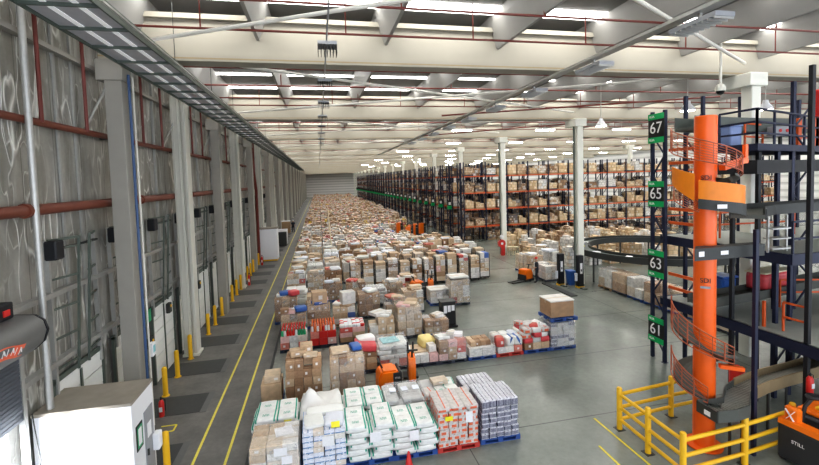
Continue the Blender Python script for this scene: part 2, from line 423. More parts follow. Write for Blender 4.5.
# ------------------------------------------------------------------ setting
FR = [14.15 + 12.1 * k for k in range(-1, 17)]      # roof frames
FARY = 214.
struct('floor', MB().box(-6.5, 80, -8, FARY, -.2, 0), 'floor')
struct('trim_1', MB().box(-6.4, -2.15, -8, FARY, 0, .004), 'lane')
struct('ceiling', MB().box(-6.5, 80, -8, FARY, 12.95, 13.2), 'roof sheet')
w = MB().box(-6.6, -6.4, -8, 6.3, 0, 12.95).box(-6.6, -6.4, 6.3, 9.95, 4.35, 12.95).box(-6.6, -6.4, 9.95, FARY, 0, 12.95)
struct('wall_left', w, 'foil')
struct('wall_back', MB().box(-6.5, 80, FARY, FARY + .3, 0, 12.95), 'far wall')
struct('wall_right', MB().box(80, 80.3, -8, FARY, 0, 12.95), 'far wall')
struct('ground', MB().box(-30, -6.6, -8, 30, -.3, -.05), 'pavement')
for i, x in enumerate((-3.62, -2.76)):                    # walkway lines
    struct('trim_%d' % (2 + i), MB().box(x - .035, x + .035, -8, 190, .004, .009), 'lane yellow')
struct('trim_4', MB().box(-2.22, -2.12, 8, 60, .004, .03), 'mat dark')
m = MB()
for a, b in (((7.98, 11.2), (8.05, 6)), ((7.27, 10.0), (7.25, 6))): m.bar((a[0], a[1], .004), (b[0], b[1], .004), .06, .006)
struct('trim_5', m, 'line yellow')
m = MB()
m.bar((-5.1, 13.9, .006), (-4.66, 13.9, .006), .05, .004); m.bar((-4.66, 13.9, .006), (-4.66, 14.24, .006), .05, .004); m.bar((-4.66, 14.24, .006), (-5.1, 14.24, .006), .05, .004)
struct('trim_6', m, 'line yellow')

# dock leveller plates, doors, tracks, bollards along the left wall
dock_y = [9.4 + 3.03 * k + .05 for k in range(1, 60)]
doorn = 0
track0 = None; light0 = None
BNAME = ['beside the white cabin', 'before the second grooved column', 'past the second grooved column']
door_mb = None
for k, y in enumerate(dock_y):
    if y > 175: break
    lv = MB().box(-6.35, -4.15, y - .66, y + .66, .004, .014); struct('trim_%d' % (10 + k), lv, 'mat dark')
    if k < 14:
        e = MB().box(-4.15, -3.95, y - .70, y + .70, .004, .012); struct('trim_%d' % (100 + k), e, 'mat mid')
    doorn += 1
    d = struct('door_%d' % doorn, MB().box(-6.4, -6.36, y - 1.22, y + 1.22, 0, 2.95), 'dock seal')
    if k < 12:
        for i in range(6):
            p = MB().box(-6.36, -6.31, y - 1.1, y + 1.1, .03 + i * .475, .03 + i * .475 + .45).obj('door_panel', 'door white', d)
        fr = MB().box(-6.36, -6.28, y - 1.2, y - 1.1, 0, 2.95).box(-6.36, -6.28, y + 1.1, y + 1.2, 0, 2.95).box(-6.36, -6.28, y - 1.2, y + 1.2, 2.88, 3.0).box(-6.3, -6.27, y - .04, y + .04, .05, 2.8)
        fr.obj('door_frame', 'green grey steel', d)
    else:
        MB().box(-6.36, -6.31, y - 1.1, y + 1.1, 0, 2.9).obj('door_panel', 'door white', d)
    if k < 16 and y > 10:
        t = thing('door_lift_track', 'dark lift track frame rising above the %s dock door from the white cabin' % ORD[k + 1], 'door track', (-6.3, y, 0), 0, 'lift tracks over the dock doors')
        for sgn in (-1, 1):
            y0, y1 = sgn * 1.05, sgn * .25
            MB().bar((0, y0, 2.6), (0, y0, 6.3), .11, .07).obj('rail', 'galvanised', t)
            m = MB().bar((.04, y0, 6.3), (.30, y1, 6.3), .06).bar((.30, y1, 6.3), (.10, y1, 2.9), .05)
            for q in range(5):
                z = 3.2 + q * .72; m.bar((.02, y0, z), (.12 + .035 * q, y1, z), .045)
            m.obj('strut', 'green grey steel', t)
        b = MB().box(.02, .28, -1.2, -.85, 5.85, 6.3).obj('hoist_motor', 'black steel', t, bevel=.03)
        MB().cyl((.14, -.85, 6.08), (.14, .95, 6.08), .035, 8).obj('shaft', 'dark steel', t)
boll = [(-4.23, 11.95, 'yellow bollard at the white cabin corner by the wall box'), (-5.68, 16.35, 'yellow bollard before the big dark plate past the white cabin'),
        (-5.74, 17.88, 'yellow bollard paired after the dark plate next to the white cabin'), (-5.74, 19.62, 'yellow bollard just before the foot of the grooved white column')]
for i, yy in enumerate((22.63, 24.07, 25.72, 28.7, 30.2, 31.75, 34.8, 36.2, 37.75, 41.0, 43.8, 47.2, 49.9, 53.2, 55.95)):
    boll.append((-5.73, yy, 'yellow bollard %s along the docks after the grooved column' % ORD[i + 1]))
for x, y, lb in boll:
    o = MB().lathe([(.13, 0), (.13, .02), (.085, .03), (.085, 1.0), (.075, 1.04), (.04, 1.07)], 14).obj('bollard', 'safety yellow', None, (x + .03, y, 0), smooth=True)
    tag(o, lb, 'bollard', 'yellow bollards along the docks')

# wall girts, pipes, drops
for i, z in enumerate((10.95, 5.0, 3.35)):
    struct('trim_%d' % (130 + i), MB().box(-6.4, -6.22, 9.95, FARY, z - .05, z + .07), 'concrete column' if i == 0 else 'galvanised')
t = thing('fire_main_pipe', 'rusty red upper pipe running along the foil dock wall', 'pipe', (-6.2, 0, 9.05))
MB().cyl((0, 6, 0), (0, FARY - 1, 0), .085, 10).obj('pipe', 'rust pipe', t, smooth=True)
for k in range(30):
    MB().cyl((-.2, 8.5 + 6.05 * k, -.05), (.0, 8.5 + 6.05 * k, -.05), .04, 6).obj('bracket', 'dark steel', t)
t = thing('fire_main_pipe', 'thick rust coloured lower pipe along the foil dock wall', 'pipe', (-6.18, 0, 7.06))
MB().cyl((0, 6, 0), (0, FARY - 1, 0), .125, 12).obj('pipe', 'rust pipe', t, smooth=True)
for k in range(30):
    MB().cyl((0, 10.55 + 6.05 * k, 0), (0, 10.7 + 6.05 * k, 0), .16, 12).obj('coupling', 'rust pipe', t)
for i, yy in enumerate([11.3, 13.25, 17.1, 19.0, 23.2, 25.1, 29.2, 31.3, 35.2, 40.9, 46]):
    o = MB().tube([(-6.12, yy, 9.05), (-6.12, yy, 12.2), (-5.9, yy, 12.4)], .045, 8).obj('riser_pipe', 'red pipe', None, smooth=True)
    tag(o, 'thin dark red riser on the foil wall, %s from the shutter door' % ORD[i + 1], 'pipe', 'red risers on the dock wall')
o = MB().tube([(-5.8, 42.3, 0.0), (-5.8, 42.3, 6.9), (-5.8, 41.2, 8.6), (-5.8, 41.2, 12)], .14, 10).obj('riser_pipe', 'red pipe', None, smooth=True)
tag(o, 'thick red riser pipe rising behind the white dock box', 'pipe')
o = MB().tube([(-6.05, 10.72, 2.62), (-6.05, 10.72, 12.9)], .07, 10).obj('conduit_pipe', 'galvanised', None, smooth=True)
tag(o, 'pale vertical pole on the foil wall above the white cabin', 'pipe')
for i, yy in enumerate((12.35, 13.15)):
    struct('trim_%d' % (140 + i), MB().box(-6.39, -6.34, yy - .04, yy + .04, 2.9, 12.9), 'galvanised')
n = 0
for k in range(1, 24):
    for d in (1.5, 4.6):
        yy = 14.15 + 6.05 * (k - 1) + d; n += 1
        if k < 14: struct('trim_%d' % (150 + n), MB().box(-6.39, -6.31, yy - .035, yy + .035, 3.0, 12.9), 'galvanised')
# knee struts at columns
# columns on the left wall
for k in range(0, 32):
    y = 14.15 + 6.05 * k
    if y > 205: break
    frame = k % 2 == 0
    m = MB()
    if frame:
        m.box(-5.9, -5.45, y - .3, y + .3, 0, 10.6); m.box(-6.1, -5.42, y - .32, y + .32, 10.6, 11.2)
    else:
        m.box(-6.05, -5.7, y - .3, y + .3, 0, 11.9); m.box(-5.7, -5.62, y - .2, y + .22, 0, 11.9); m.box(-5.62, -5.5, y - .3, y + .3, 0, 11.9)
        m.box(-5.98, -5.94, y - .325, y - .3, 0, 11.9); m.box(-5.8, -5.76, y - .325, y - .3, 0, 11.9)
        m.box(-6.1, -5.42, y - .36, y + .36, 0, .12)
    struct('column', m, 'concrete column' if frame else 'white concrete', bevel=.015)
    if k < 8:
        s = MB().bar((-6.3, y - .8, 9.0), (-5.9, y - .2, 10.4), .05).bar((-6.3, y + .9, 8.8), (-5.9, y + .3, 7.6), .05)
        struct('trim_%d' % (250 + k), s, 'galvanised')
o = MB().tube([(-5.33, 14.05, 0), (-5.33, 14.05, 10.8)], .04, 8).obj('conduit_pipe', 'conduit blue', None, smooth=True)
tag(o, 'blue pipe running up the grey column behind the white cabin', 'pipe')
o = MB().tube([(-5.36, 14.4, 0), (-5.36, 14.4, 3.0), (-5.36, 14.4, 10.8)], .03, 8).obj('conduit_pipe', 'white pipe', None, smooth=True)
tag(o, 'slim pale conduit beside the blue pipe on the grey column', 'pipe')
b = thing('control_box', 'small blue and white control box on the grey column near the cabin', 'control box', (-5.4, 14.62, 2.15))
MB().box(-.03, .10, -.12, .12, 0, .42).obj('housing', 'paper', b, bevel=.01); MB().box(.10, .11, -.08, .08, .12, .34).obj('screen', 'teal sheet', b)
for i, (y, z) in enumerate(((16.9, 1.6), (18.95, 2.3), (23.4, 2.2), (29.4, 2.2))):
    b = thing('control_box', 'grey dock control box with yellow buttons, %s on the foil wall past the cabin' % ORD[i + 1], 'control box', (-6.3, y, z))
    MB().box(0, .14, -.14, .14, 0, .4).obj('housing', 'dark steel', b, bevel=.015); MB().cyl((.14, 0, .28), (.17, 0, .28), .06, 10).obj('button', 'safety yellow', b)
for i, (y, z) in enumerate(((17.0, 2.55), (22.2, 2.5))):
    o = MB().box(-6.3, -6.27, y - .2, y + .2, z, z + .45).obj('sign', 'green plastic', None)
    tag(o, 'green emergency sign on the foil wall %s' % ('before the grooved column' if i == 0 else 'past the grooved column'), 'sign')
def extinguisher(x, y, z, lb, h=.5):
    e = thing('fire_extinguisher', lb, 'fire extinguisher', (x, y, z))
    MB().lathe([(.08, 0), (.085, .02), (.085, h * .75), (.05, h * .86), (.03, h * .9)], 12).obj('cylinder_body', 'red plastic', e, smooth=True)
    MB().lathe([(.03, h * .9), (.035, h), (.02, h + .04)], 8).obj('valve', 'black plastic', e)
    MB().tube([(.03, 0, h), (.12, 0, h * .9), (.11, 0, h * .3)], .014, 6).obj('hose', 'black plastic', e)
    MB().box(-.05, .05, -.088, -.082, h * .3, h * .55).obj('sticker', 'paper', e)
extinguisher(-5.3, 14.9, .0, 'red fire extinguisher on the floor behind the white cabin corner', .62)
extinguisher(-5.35, 40.6, .0, 'red fire extinguisher beside the white dock box', .9)
extinguisher(-5.3, 32.85, 0, 'red fire extinguisher at a column foot before the white dock box', .9)

# roll-up shutter and the daylight opening
s = thing('roller_shutter', 'grey roll-up shutter door half open with a bulky hood on the wall', 'shutter door', (-6.0, 0, 0))
m = MB()
for i in range(20):
    z = 2.86 + i * .085; m.box(-.06, -.02, 6.4, 9.82, z, z + .07); m.box(-.055, -.035, 6.4, 9.82, z + .07, z + .085)
m.obj('slat_curtain', 'shutter slat', s)
m = MB()
prof = [(-.35, 4.35), (-.35, 4.95), (-.1, 5.0), (.25, 4.97), (.40, 4.85), (.45, 4.65), (.38, 4.42), (.2, 4.25), (-.05, 4.2)]
m.prism_y(prof, 6.3, 9.9); m.obj('hood', 'shutter hood', s, smooth=True)
MB().prism_y([(x * 1.05, z) for x, z in prof], 9.9, 9.95).obj('end_plate', 'black steel', s)
MB().box(-.3, .0, 9.3, 9.75, 5.0, 5.32).obj('motor', 'black steel', s, bevel=.02)
MB().box(-.02, .02, 9.45, 9.62, 5.08, 5.2).obj('control_lamp', 'red plastic', s)
MB().bar((-.05, 9.86, 0), (-.05, 9.86, 4.3), .1, .1).obj('guide_rail', 'galvanised', s)
MB().tube([(.05, 9.95, 2.9), (.12, 9.98, 1.9), (.08, 9.9, 1.1)], .012, 6).obj('pull_chain', 'dark steel', s)
# wavy logo patch with white letters on the hood
def hood_pt(y, a):     # a 0..1 down the rounded front of the hood
    P = [(.40, 4.85), (.45, 4.65), (.38, 4.42), (.2, 4.25)]; f = a * 3; i = min(2, int(f)); f -= i
    return Vector((P[i][0] + (P[i + 1][0] - P[i][0]) * f + .012, y, P[i][1] + (P[i + 1][1] - P[i][1]) * f))
def ribbon(y0, y1, c, h, off=0.):
    m = MB(); N = 14; vs = []
    for i in range(N + 1):
        y = y0 + (y1 - y0) * i / N; mid = c(i / N)
        for a in (mid - h(i / N), mid + h(i / N)): vs.append(hood_pt(y, min(1, max(0, a))) + Vector((off, 0, off * .3)))
    return m.add(vs, [(2 * i, 2 * i + 1, 2 * i + 3, 2 * i + 2) for i in range(N)])
cc = lambda q: .48 - .10 * math.sin(q * PI * 1.4)
ribbon(8.3, 9.28, cc, lambda q: .17).obj('logo_band', 'logo red', s)
for i in range(7):
    y = 8.42 + i * .115; q = (y - 8.3) / .98
    m = MB(); a = cc(q)
    p0, p1 = hood_pt(y, a + .09) + Vector((.006, 0, 0)), hood_pt(y + .03, a - .09) + Vector((.006, 0, 0))
    m.bar(p0, p1, .022, .006)
    if i % 2 == 0: m.bar(p1, hood_pt(y + .075, a + .06) + Vector((.006, 0, 0)), .02, .006)
    m.obj('lettering', 'sign white', s)
for i, yy in enumerate((8.4,)):
    MB().bar((-.30, 8.6, 0), (-.30, 8.6, 2.8), .05).obj('guide_rail', 'grey panel', s)

# white office cabin
c = thing('office_cabin', 'white box cabin with brown-grey flat roof beside the open shutter', 'cabin', (-5.33, 11.12, 0))
MB().box(-.97, .97, -.62, .62, 0, 2.55).obj('cabin_wall', 'cabin white', c, bevel=.01)
MB().box(-.98, .98, -.63, .63, 2.55, 2.62).obj('roof', 'cabin roof', c)
MB().box(.97, .99, .0, .50, 0, 2.05).obj('door', 'grey panel', c)
dr = c.children[-1]
MB().box(.99, 1.0, .12, .34, 1.35, 1.7).obj('door_sign', 'paper', dr); MB().box(.99, 1.03, .05, .09, .95, 1.1).obj('handle', 'dark steel', dr)
wn = MB().box(.97, .985, -.46, -.12, 1.35, 1.95).obj('window', 'sign black', c); MB().box(.985, .99, -.42, -.16, 1.4, 1.9).obj('pane', 'green plastic', wn)
MB().box(.985, .992, -.38, -.2, 1.45, 1.85).obj('notice', 'paper', wn)
b = thing('wall_box', 'small white box on the far corner of the cabin', 'switch box', (-4.33, 11.62, .85)); MB().box(-.02, .14, -.12, .12, 0, .42).obj('housing', 'cabin white', b, bevel=.02); MB().box(.14, .145, -.08, .08, .08, .34).obj('cover', 'paper', b)
# white dock box further down the wall
c = thing('dock_cabin', 'white metal dock box with yellow base, by the wall further down', 'cabin', (-4.95, 43.2, 0))
MB().box(-.85, .85, -.7, .7, .15, 3.1).obj('cabin_wall', 'cabin white', c, bevel=.02); MB().box(-.9, .9, -.75, .75, 3.1, 3.18).obj('roof', 'cabin roof', c)
MB().box(-.8, .8, -.72, .72, 0, .15).obj('base', 'safety yellow', c)
for i, (y, x, col) in enumerate(((52.5, -4.6, 'dark steel'), (54.2, -4.6, 'paper'), (66, -5.0, 'pallet wood'))):
    c = thing('dock_cabinet', ['dark low cabinet on the dock behind the white box', 'pale cart with shelf on the dock behind the dark cabinet', 'brown cabinet by the dock wall near the walking person'][i], 'cabinet', (x, y, 0))
    MB().box(-.6, .6, -.5, .5, 0, 1.7).obj('body', col, c, bevel=.02); MB().box(-.62, .62, -.52, .52, 1.7, 1.78).obj('top', 'paper', c)

# ------------------------------------------------------------------ roof
XM = 62
for i, y in enumerate(FR):
    m = MB().box(-6.0, XM, y - .16, y + .16, 11.38, 12.45).box(-6.0, XM, y - .32, y + .32, 11.2, 11.38).box(-6.0, XM, y - .3, y + .3, 12.45, 12.6)
    struct('beam', m, 'cream concrete')
    g = MB().box(-6.0, XM, y - .325, y - .315, 11.26, 11.3); struct('trim_%d' % (300 + i), g, 'brown guard')
for x in [-5.0, -1.65, 2.35, 6.3, 10.2, 13.9] + [17.6 + 3.9 * k for k in range(12)]:
    struct('beam', MB().prism_y([(x - .05, 11.92), (x + .05, 11.92), (x + .30, 12.7), (x + .36, 12.95), (x - .36, 12.95), (x - .30, 12.7)], -6, FARY), 'grey roof beam')
wn = 0
for y in FR[:-1]:
    for d, ww in ((-1.25, .65), (2.1, .22), (5.2, .6), (8.2, .22)):
        wn += 1
        struct('window_%d' % wn, MB().box(-6.0, 78, y + d, y + d + ww, 12.90, 12.945), 'skylight')
# interior columns
for i, y in enumerate(FR[1:]):
    for j, x in enumerate((17.25 if i else 16.7, 41.3, 65)):
        if j and not 20 < y < 55: continue
        m = MB().box(x - .22, x + .22, y - .8, y - .35, 0, 10.7).box(x - .42, x + .42, y - .9, y + .34, 10.7, 11.2)
        if j == 0 or y < 90: struct('column', m, 'bright column', bevel=.02)
    if i in (1, 2):
        o = MB().tube([(17.25 - .30, y - .5, 0), (17.25 - .30, y - .5, 10.69)], .06, 8).obj('conduit_pipe', 'green grey steel', None, smooth=True)
        tag(o, 'dark green drain pipe on the left side of the %s white column' % ('big' if i == 1 else 'smaller hose-reel'), 'pipe')
for i, (y, lb) in enumerate(((25.55, 'big'), (37.65, 'smaller'))):
    o = MB().box(17.12, 17.38, y - .012, y, 1.95, 2.3).obj('sign', 'yellow tag', None); tag(o, 'small yellow sign on the %s white column' % lb, 'sign')
o = MB().box(17.05, 17.45, 37.635, 37.65, 2.4, 2.75).obj('sign', 'green plastic', None); tag(o, 'green sign above the yellow sign on the hose-reel column', 'sign')

# sprinkler pipes with hangers
pn = 0
for i, y in enumerate(FR[:12]):
    for d, z, r in ((-1.25, 11.85, .035), (-3.35, 11.85, .035), (-6.2, 11.85, .04), (-9.2, 11.85, .03)):
        if y + d < 9 or (i > 7 and d < -3): continue
        lb = 'red sprinkler pipe across the roof, %s ahead of the %s cream beam' % ({-1.25: 'close', -3.35: 'a step', -6.2: 'halfway', -9.2: 'far'}[d], ORD[i])
        t = thing('sprinkler_pipe', lb, 'pipe', (0, y + d, z), 0, 'red sprinkler pipes under the roof')
        MB().cyl((-5.8, 0, 0), (XM, 0, 0), r, 8).obj('pipe', 'red pipe', t, smooth=True)
        if i < 6:
            for q in range(-1, 9): MB().cyl((q * 4. + .6 + (d * 1.3) % 2, 0, 0), (q * 4. + .6 + (d * 1.3) % 2, 0, 1.1), .022, 6).obj('hanger', 'red pipe', t)
# white horizontal bracing tubes
bn = 0
for i, y in enumerate(FR[:8]):
    for sgn in (0, 1):
        y0 = y - .45; y1 = y - 11.4
        if i == 1: ends = (((-4.3, 12.95), (14., 2.9)), ((16.6, 13.75), (-3., 3.4)))[sgn]
        else: ends = (((-5., y0), (17., y1)), ((17., y0), (-5., y1)))[sgn]
        if i == 0: continue
        (xa, ya), (xb, yb) = ends
        zz = 11.66 if sgn else 11.5; o = MB().cyl((xa, ya, zz), (xb, yb, zz), .055, 8).obj('brace_tube', 'white pipe', None, smooth=True)
        tag(o, 'white diagonal roof brace tube %s, ending at the %s cream beam' % (('rising to the racks side', 'rising to the dock side')[sgn], ORD[i]), 'brace', 'white roof braces')
# red angled pipe runs among the roof
for i, (a, b) in enumerate((((7.5, 25., 11.3), (23., 20.5, 11.75)), ((9, 37, 11.3), (20., 30, 11.5)))):
    o = MB().cyl(a, b, .05, 8).obj('sprinkler_pipe', 'red pipe', None); tag(o, 'slanted dark red pipe under the roof near the %s white column' % ('big' if i == 0 else 'hose-reel'), 'pipe')
# cable tray with conduit on the right, camera dome
t = thing('cable_tray', 'grey cable tray running away under the roof above the open floor', 'cable tray', (8.4, 0, 10.98))
MB().box(-.14, .14, 4, 60, 0, .02).obj('tray', 'galvanised', t); MB().box(-.15, -.13, 4, 60, 0, .08).obj('side_rail', 'galvanised', t); MB().box(.13, .15, 4, 60, 0, .08).obj('side_rail', 'galvanised', t)
for k in range(9):
    l = thing('pendant_strip_lamp', 'louvred strip lamp under the grey cable tray, %s along it' % ORD[k + 1], 'lamp', (8.42, 8.0 + 3.7 * k, 10.70), 0, 'lamps under the cable tray')
    MB().box(-.25, .25, -.6, .6, 0, .1).obj('housing', 'grey panel', l)
    m = MB()
    for q in range(9): m.box(-.25, .25, -.58 + q * .14, -.56 + q * .14, -.05, 0)
    m.obj('louvre_grille', 'galvanised', l); MB().box(-.03, .03, -.03, .03, .1, .28).obj('stem', 'galvanised', l)
d = thing('dome_camera', 'white dome security camera hanging on a long pole under the roof', 'camera', (14.15, 12.6, 10.3))
MB().cyl((0, 0, .2), (0, 0, 2.0), .045, 8).obj('pole', 'white concrete', d); MB().lathe([(.16, 0), (.17, .1), (.12, .22), (.05, .26)], 14).obj('housing', 'white concrete', d, smooth=True)
MB().lathe([(.02, -.14), (.1, -.1), (.145, 0)], 14).obj('dome', 'sign black', d, smooth=True)
# lantern string down the hall centre
o = MB().cyl((.35, 6, 11.12), (.35, 120, 11.12), .022, 6).obj('conduit_pipe', 'grey panel', None); tag(o, 'thin grey conduit running away above the hall centre line', 'pipe')
for k in range(8):
    yy = 11.2 + 4.0 * k
    l = thing('pendant_lamp', 'square louvred lamp hanging at the hall centre, %s in line' % ORD[k + 1], 'lamp', (.36, yy, 10.82), 0, 'square lamps along the hall centre')
    MB().box(-.24, .24, -.24, .24, .12, .2).obj('housing', 'grey panel', l)
    m = MB()
    for q in range(7): m.box(-.24 + q * .077, -.225 + q * .077, -.24, .24, -.08, .12)
    m.obj('louvre_grille', 'dark steel', l); MB().cyl((0, 0, .2), (0, 0, .29), .015, 6).obj('stem', 'grey panel', l)

# long suspended light tray above the dock lane
t = thing('light_tray', 'long grey suspended ceiling tray with two bright strips above the dock lane', 'light tray', (-4.56, 0, 10.93))
MB().box(-.70, .62, 4, 128, .05, .09).obj('panel', 'tray panel', t)
for x in (-.27, .26):
    m = MB()
    for k in range(94): m.box(x - .055, x + .055, 4.05 + k * 1.31, 5.34 + k * 1.31, .035, .05)
    m.obj('light_strip', 'tube glow', t)
m = MB()
for k in range(95): m.box(-.70, .64, 3.97 + k * 1.31, 4.02 + k * 1.31, -.02, .07)
m.box(.62, .66, 4, 128, -.02, .22).box(-.72, -.68, 4, 128, -.02, .1); m.obj('frame', 'green grey steel', t)
MB().box(.78, .82, 4, 128, .0, .04).obj('edge_rail', 'galvanised', t)
for k in range(14): MB().cyl((.64, 5 + k * 4.3, .2), (.64, 5 + k * 4.3, 1.85), .012, 5).obj('suspension_rod', 'dark steel', t)

# ceiling luminaires over the racks and open floor
ln = 0
LSPOT = []
for j, y in enumerate((32.8, 44.8, 57.3, 69.3, 81.3, 93.8, 105.6, 117.8)):
    for i in range(6):
        x = 11.5 + i * 7.4 + (j % 2) * 3.2
        l = thing('ceiling_light', 'bright strip luminaire in the %s crosswise row, %s from the hall centre' % (ORD[j + 1], ORD[i + 1]), 'lamp', (x, y, 11.25), 0, 'strip luminaires over racks')
        MB().box(-.85, .85, -.16, .16, .05, .16).obj('housing', 'paper', l); MB().box(-.8, .8, -.13, .13, .01, .05).obj('diffuser', 'lamp glow', l)
        if j < 5: MB().cyl((0, 0, .16), (0, 0, 1.7), .015, 5).obj('suspension_rod', 'galvanised', l)
        LSPOT.append((x, y))
def highbay(x, y, z, lb):
    l = thing('pendant_high_bay_lamp', lb, 'lamp', (x, y, z))
    MB().lathe([(.30, 0), (.27, .1), (.12, .3), (.1, .42)], 16).obj('reflector', 'paper', l, smooth=True); MB().lathe([(.05, -.03), (.26, -.01), (.27, .01)], 16).obj('lens', 'lamp glow', l)
    MB().cyl((0, 0, .42), (0, 0, 12.9 - z), .02, 6).obj('suspension_rod', 'galvanised', l)
highbay(15.8, 15.6, 10.1, 'glaring high-bay lamp above the orange tube and navy tower')
highbay(19.5, 15.2, 10.1, 'glaring high-bay lamp above the upper walkway railing')
highbay(15.9, 21.5, 10.2, 'glaring high-bay lamp between the big white column and the tower sign')

# ------------------------------------------------------------------ pallet racks
LV = [1.72, 3.75, 5.68, 7.64]
BAY = 2.72
def frame_mesh(depth, h, br=True):
    m = MB().box(-.055, .055, 0, .10, 0, h).box(-.055, .055, depth - .1, depth, 0, h)
    if br:
        z = .3; s = 0
        while z < h - 1.:
            a, b = ((.1, depth - .1), (depth - .1, .1))[s]; m.bar((0, a, z), (0, b, z + .9), .05, .04); z += .9; s ^= 1
    return m.mesh('upright_frame', 'navy steel')
FRM = frame_mesh(1.05, 9.25)
BEAM = MB().box(-.5, .5, 0, .06, -.07, .07).mesh('shelf_beam', 'rack orange')
XR = 16.55
rackload_i = 0
def racked(x, y, z, w, d, h, mat, lb, grp, parts=True):
    l = thing('racked_load', lb, 'pallet load', (x, y, z + .008 if z else 0), 0, grp)
    inst(PALS, 'pallet', l, (0, 0, 0), (w / 1.2, d / 1.0, 1), mat=random.choice(['pallet wood', 'pallet dark', 'pallet wood']))
    if random.random() < .3:
        inst(SB, 'carton_block', l, (-w * .24, 0, .144), (w * .48, d, h), mat=mat); inst(SB, 'carton_block', l, (w * .25, 0, .144), (w * .46, d * .95, h * random.uniform(.6, .9)), mat=mat)
    else: inst(SB, 'carton_block', l, (0, 0, .144), (w, d, h), mat=mat)
    return l
lvname = ['floor level', 'lowest beam', 'second beam', 'third beam', 'top beam']
# the rack row that faces the camera
NB = 17
t = thing('pallet_rack', 'long navy pallet rack with orange beams facing across the open floor', 'rack', (XR, 46.95, 0))
for b in range(NB + 1): inst(FRM, 'upright_frame', t, (b * BAY, 0, 0))
for b in range(NB):
    for z in LV: inst(BEAM, 'shelf_beam', t, (b * BAY + BAY / 2, .02, z - .07), (BAY - .1, 1, 1))
for b in range(5):
    for z in LV: inst(BEAM, 'shelf_beam', t, (b * BAY + BAY / 2, .95, z - .07), (BAY - .1, 1, 1))
for b in range(NB):
    for li, z in enumerate([0] + LV):
        for q in range(2):
            if random.random() < (.34 if li == 0 else .12): continue
            if b > 12 and random.random() < .3: continue
            h = random.uniform(.55, 1.15) if li else random.uniform(.4, .95)
            mt = random.choice(['tan rack boxes'] * 5 + ['pale boxes', 'white boxes', 'dark rack boxes', 'kraft boxes']) if li else random.choice(['tan rack boxes', 'dark rack boxes', 'kraft boxes', 'dark rack boxes', 'mixed boxes'])
            nm = {'tan rack boxes': 'tan', 'pale boxes': 'pale', 'white boxes': 'white', 'dark rack boxes': 'dark', 'kraft boxes': 'brown', 'mixed boxes': 'colourful'}[mt]
            racked(XR + b * BAY + .72 + q * 1.26 + random.uniform(-.05, .05), 47.5, z, random.uniform(.95, 1.12), .95, h, mt,
                   '%s load on %s of the facing rack, %s bay, %s half' % (nm, lvname[li], ORD[b + 1], ('near' if q == 0 else 'outer')), 'loads on the facing rack')
# rows of rack ends going away
ROWS = [51.35 + 4.033 * k for k in range(34)]
for k, y in enumerate(ROWS):
    nb = 3 if k == 0 else 2 if k < 12 else 1
    t = thing('pallet_rack', 'navy rack row seen end-on, %s behind the facing rack' % ORD[min(k + 1, 34)], 'rack', (XR, y, 0), 0, 'rack rows seen end-on')
    for b in range(nb + 1 if k < 12 else 1):
        inst(FRM, 'upright_frame', t, (b * BAY, 0, 0)); 
        if k < 24: inst(FRM, 'upright_frame', t, (b * BAY, 1.25, 0))
    for z in LV:
        inst(BEAM, 'shelf_beam', t, (BAY / 2, .02, z - .07), (BAY - .1, 1, 1))
        if k < 12: inst(BEAM, 'shelf_beam', t, (BAY * 1.5, .02, z - .07), (BAY - .1, 1, 1))
    sg = MB().box(-.50, -.06, .3, .75, 3.55, 4.55).obj('row_sign', 'sign black', t)
    MB().box(-.52, -.04, .28, .77, 3.5, 3.95).obj('sign_band', 'sign green', sg)
    if k < 14: MB().box(-.44, -.12, .28, .3, 4.05, 4.42).obj('sign_number', 'sign white', sg)
    if k < 26:
        for li, z in enumerate([0] + LV):
            if k > 14 and li == 0: continue
            if random.random() < .1: continue
            mt = random.choice(['tan rack boxes', 'tan rack boxes', 'pale boxes', 'dark rack boxes', 'kraft boxes', 'white boxes'])
            racked(XR + .85, y + .52, z, 1.3, .95, random.uniform(.6, 1.25), mt, 'load on %s at the end of the %s rack row behind' % (lvname[li], ORD[k + 1]), 'loads at the rack row ends')
m = MB()
for b in range(NB):
    for z in [0] + LV:
        for q in range(2):
            if random.random() < .12: continue
            h = random.uniform(.7, 1.45); x = XR + b * BAY + .72 + q * 1.26; m.box(x - .55, x + .55, 48.37, 49.18, z + .02, z + h)
for k, y in enumerate(ROWS):
    for z in [0] + LV:
        for b in range(6 if k < 3 else 2):
            for q in (.12, 1.57):
                h = random.uniform(.8, 1.5); x = XR + b * BAY + q
                if b or q > 1: m.box(x, x + 1.05, y + .12, y + .92, z + .02, z + h)
                m.box(x, x + 1.05, y + 1.36, y + 2.18, z + .02, z + h * random.uniform(.7, 1))
grid_mat('stored boxes', [KR, KL, (.2, .16, .13), KP, GY, KD, (.14, .12, .11)], .45, .38)
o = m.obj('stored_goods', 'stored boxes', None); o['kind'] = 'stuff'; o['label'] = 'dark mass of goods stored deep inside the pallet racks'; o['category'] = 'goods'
t = thing('pallet_rack', 'back rack standing right behind the facing rack', 'rack', (XR, 48.25, 0))
for b in range(NB + 1): inst(FRM, 'upright_frame', t, (b * BAY, 0, 0))
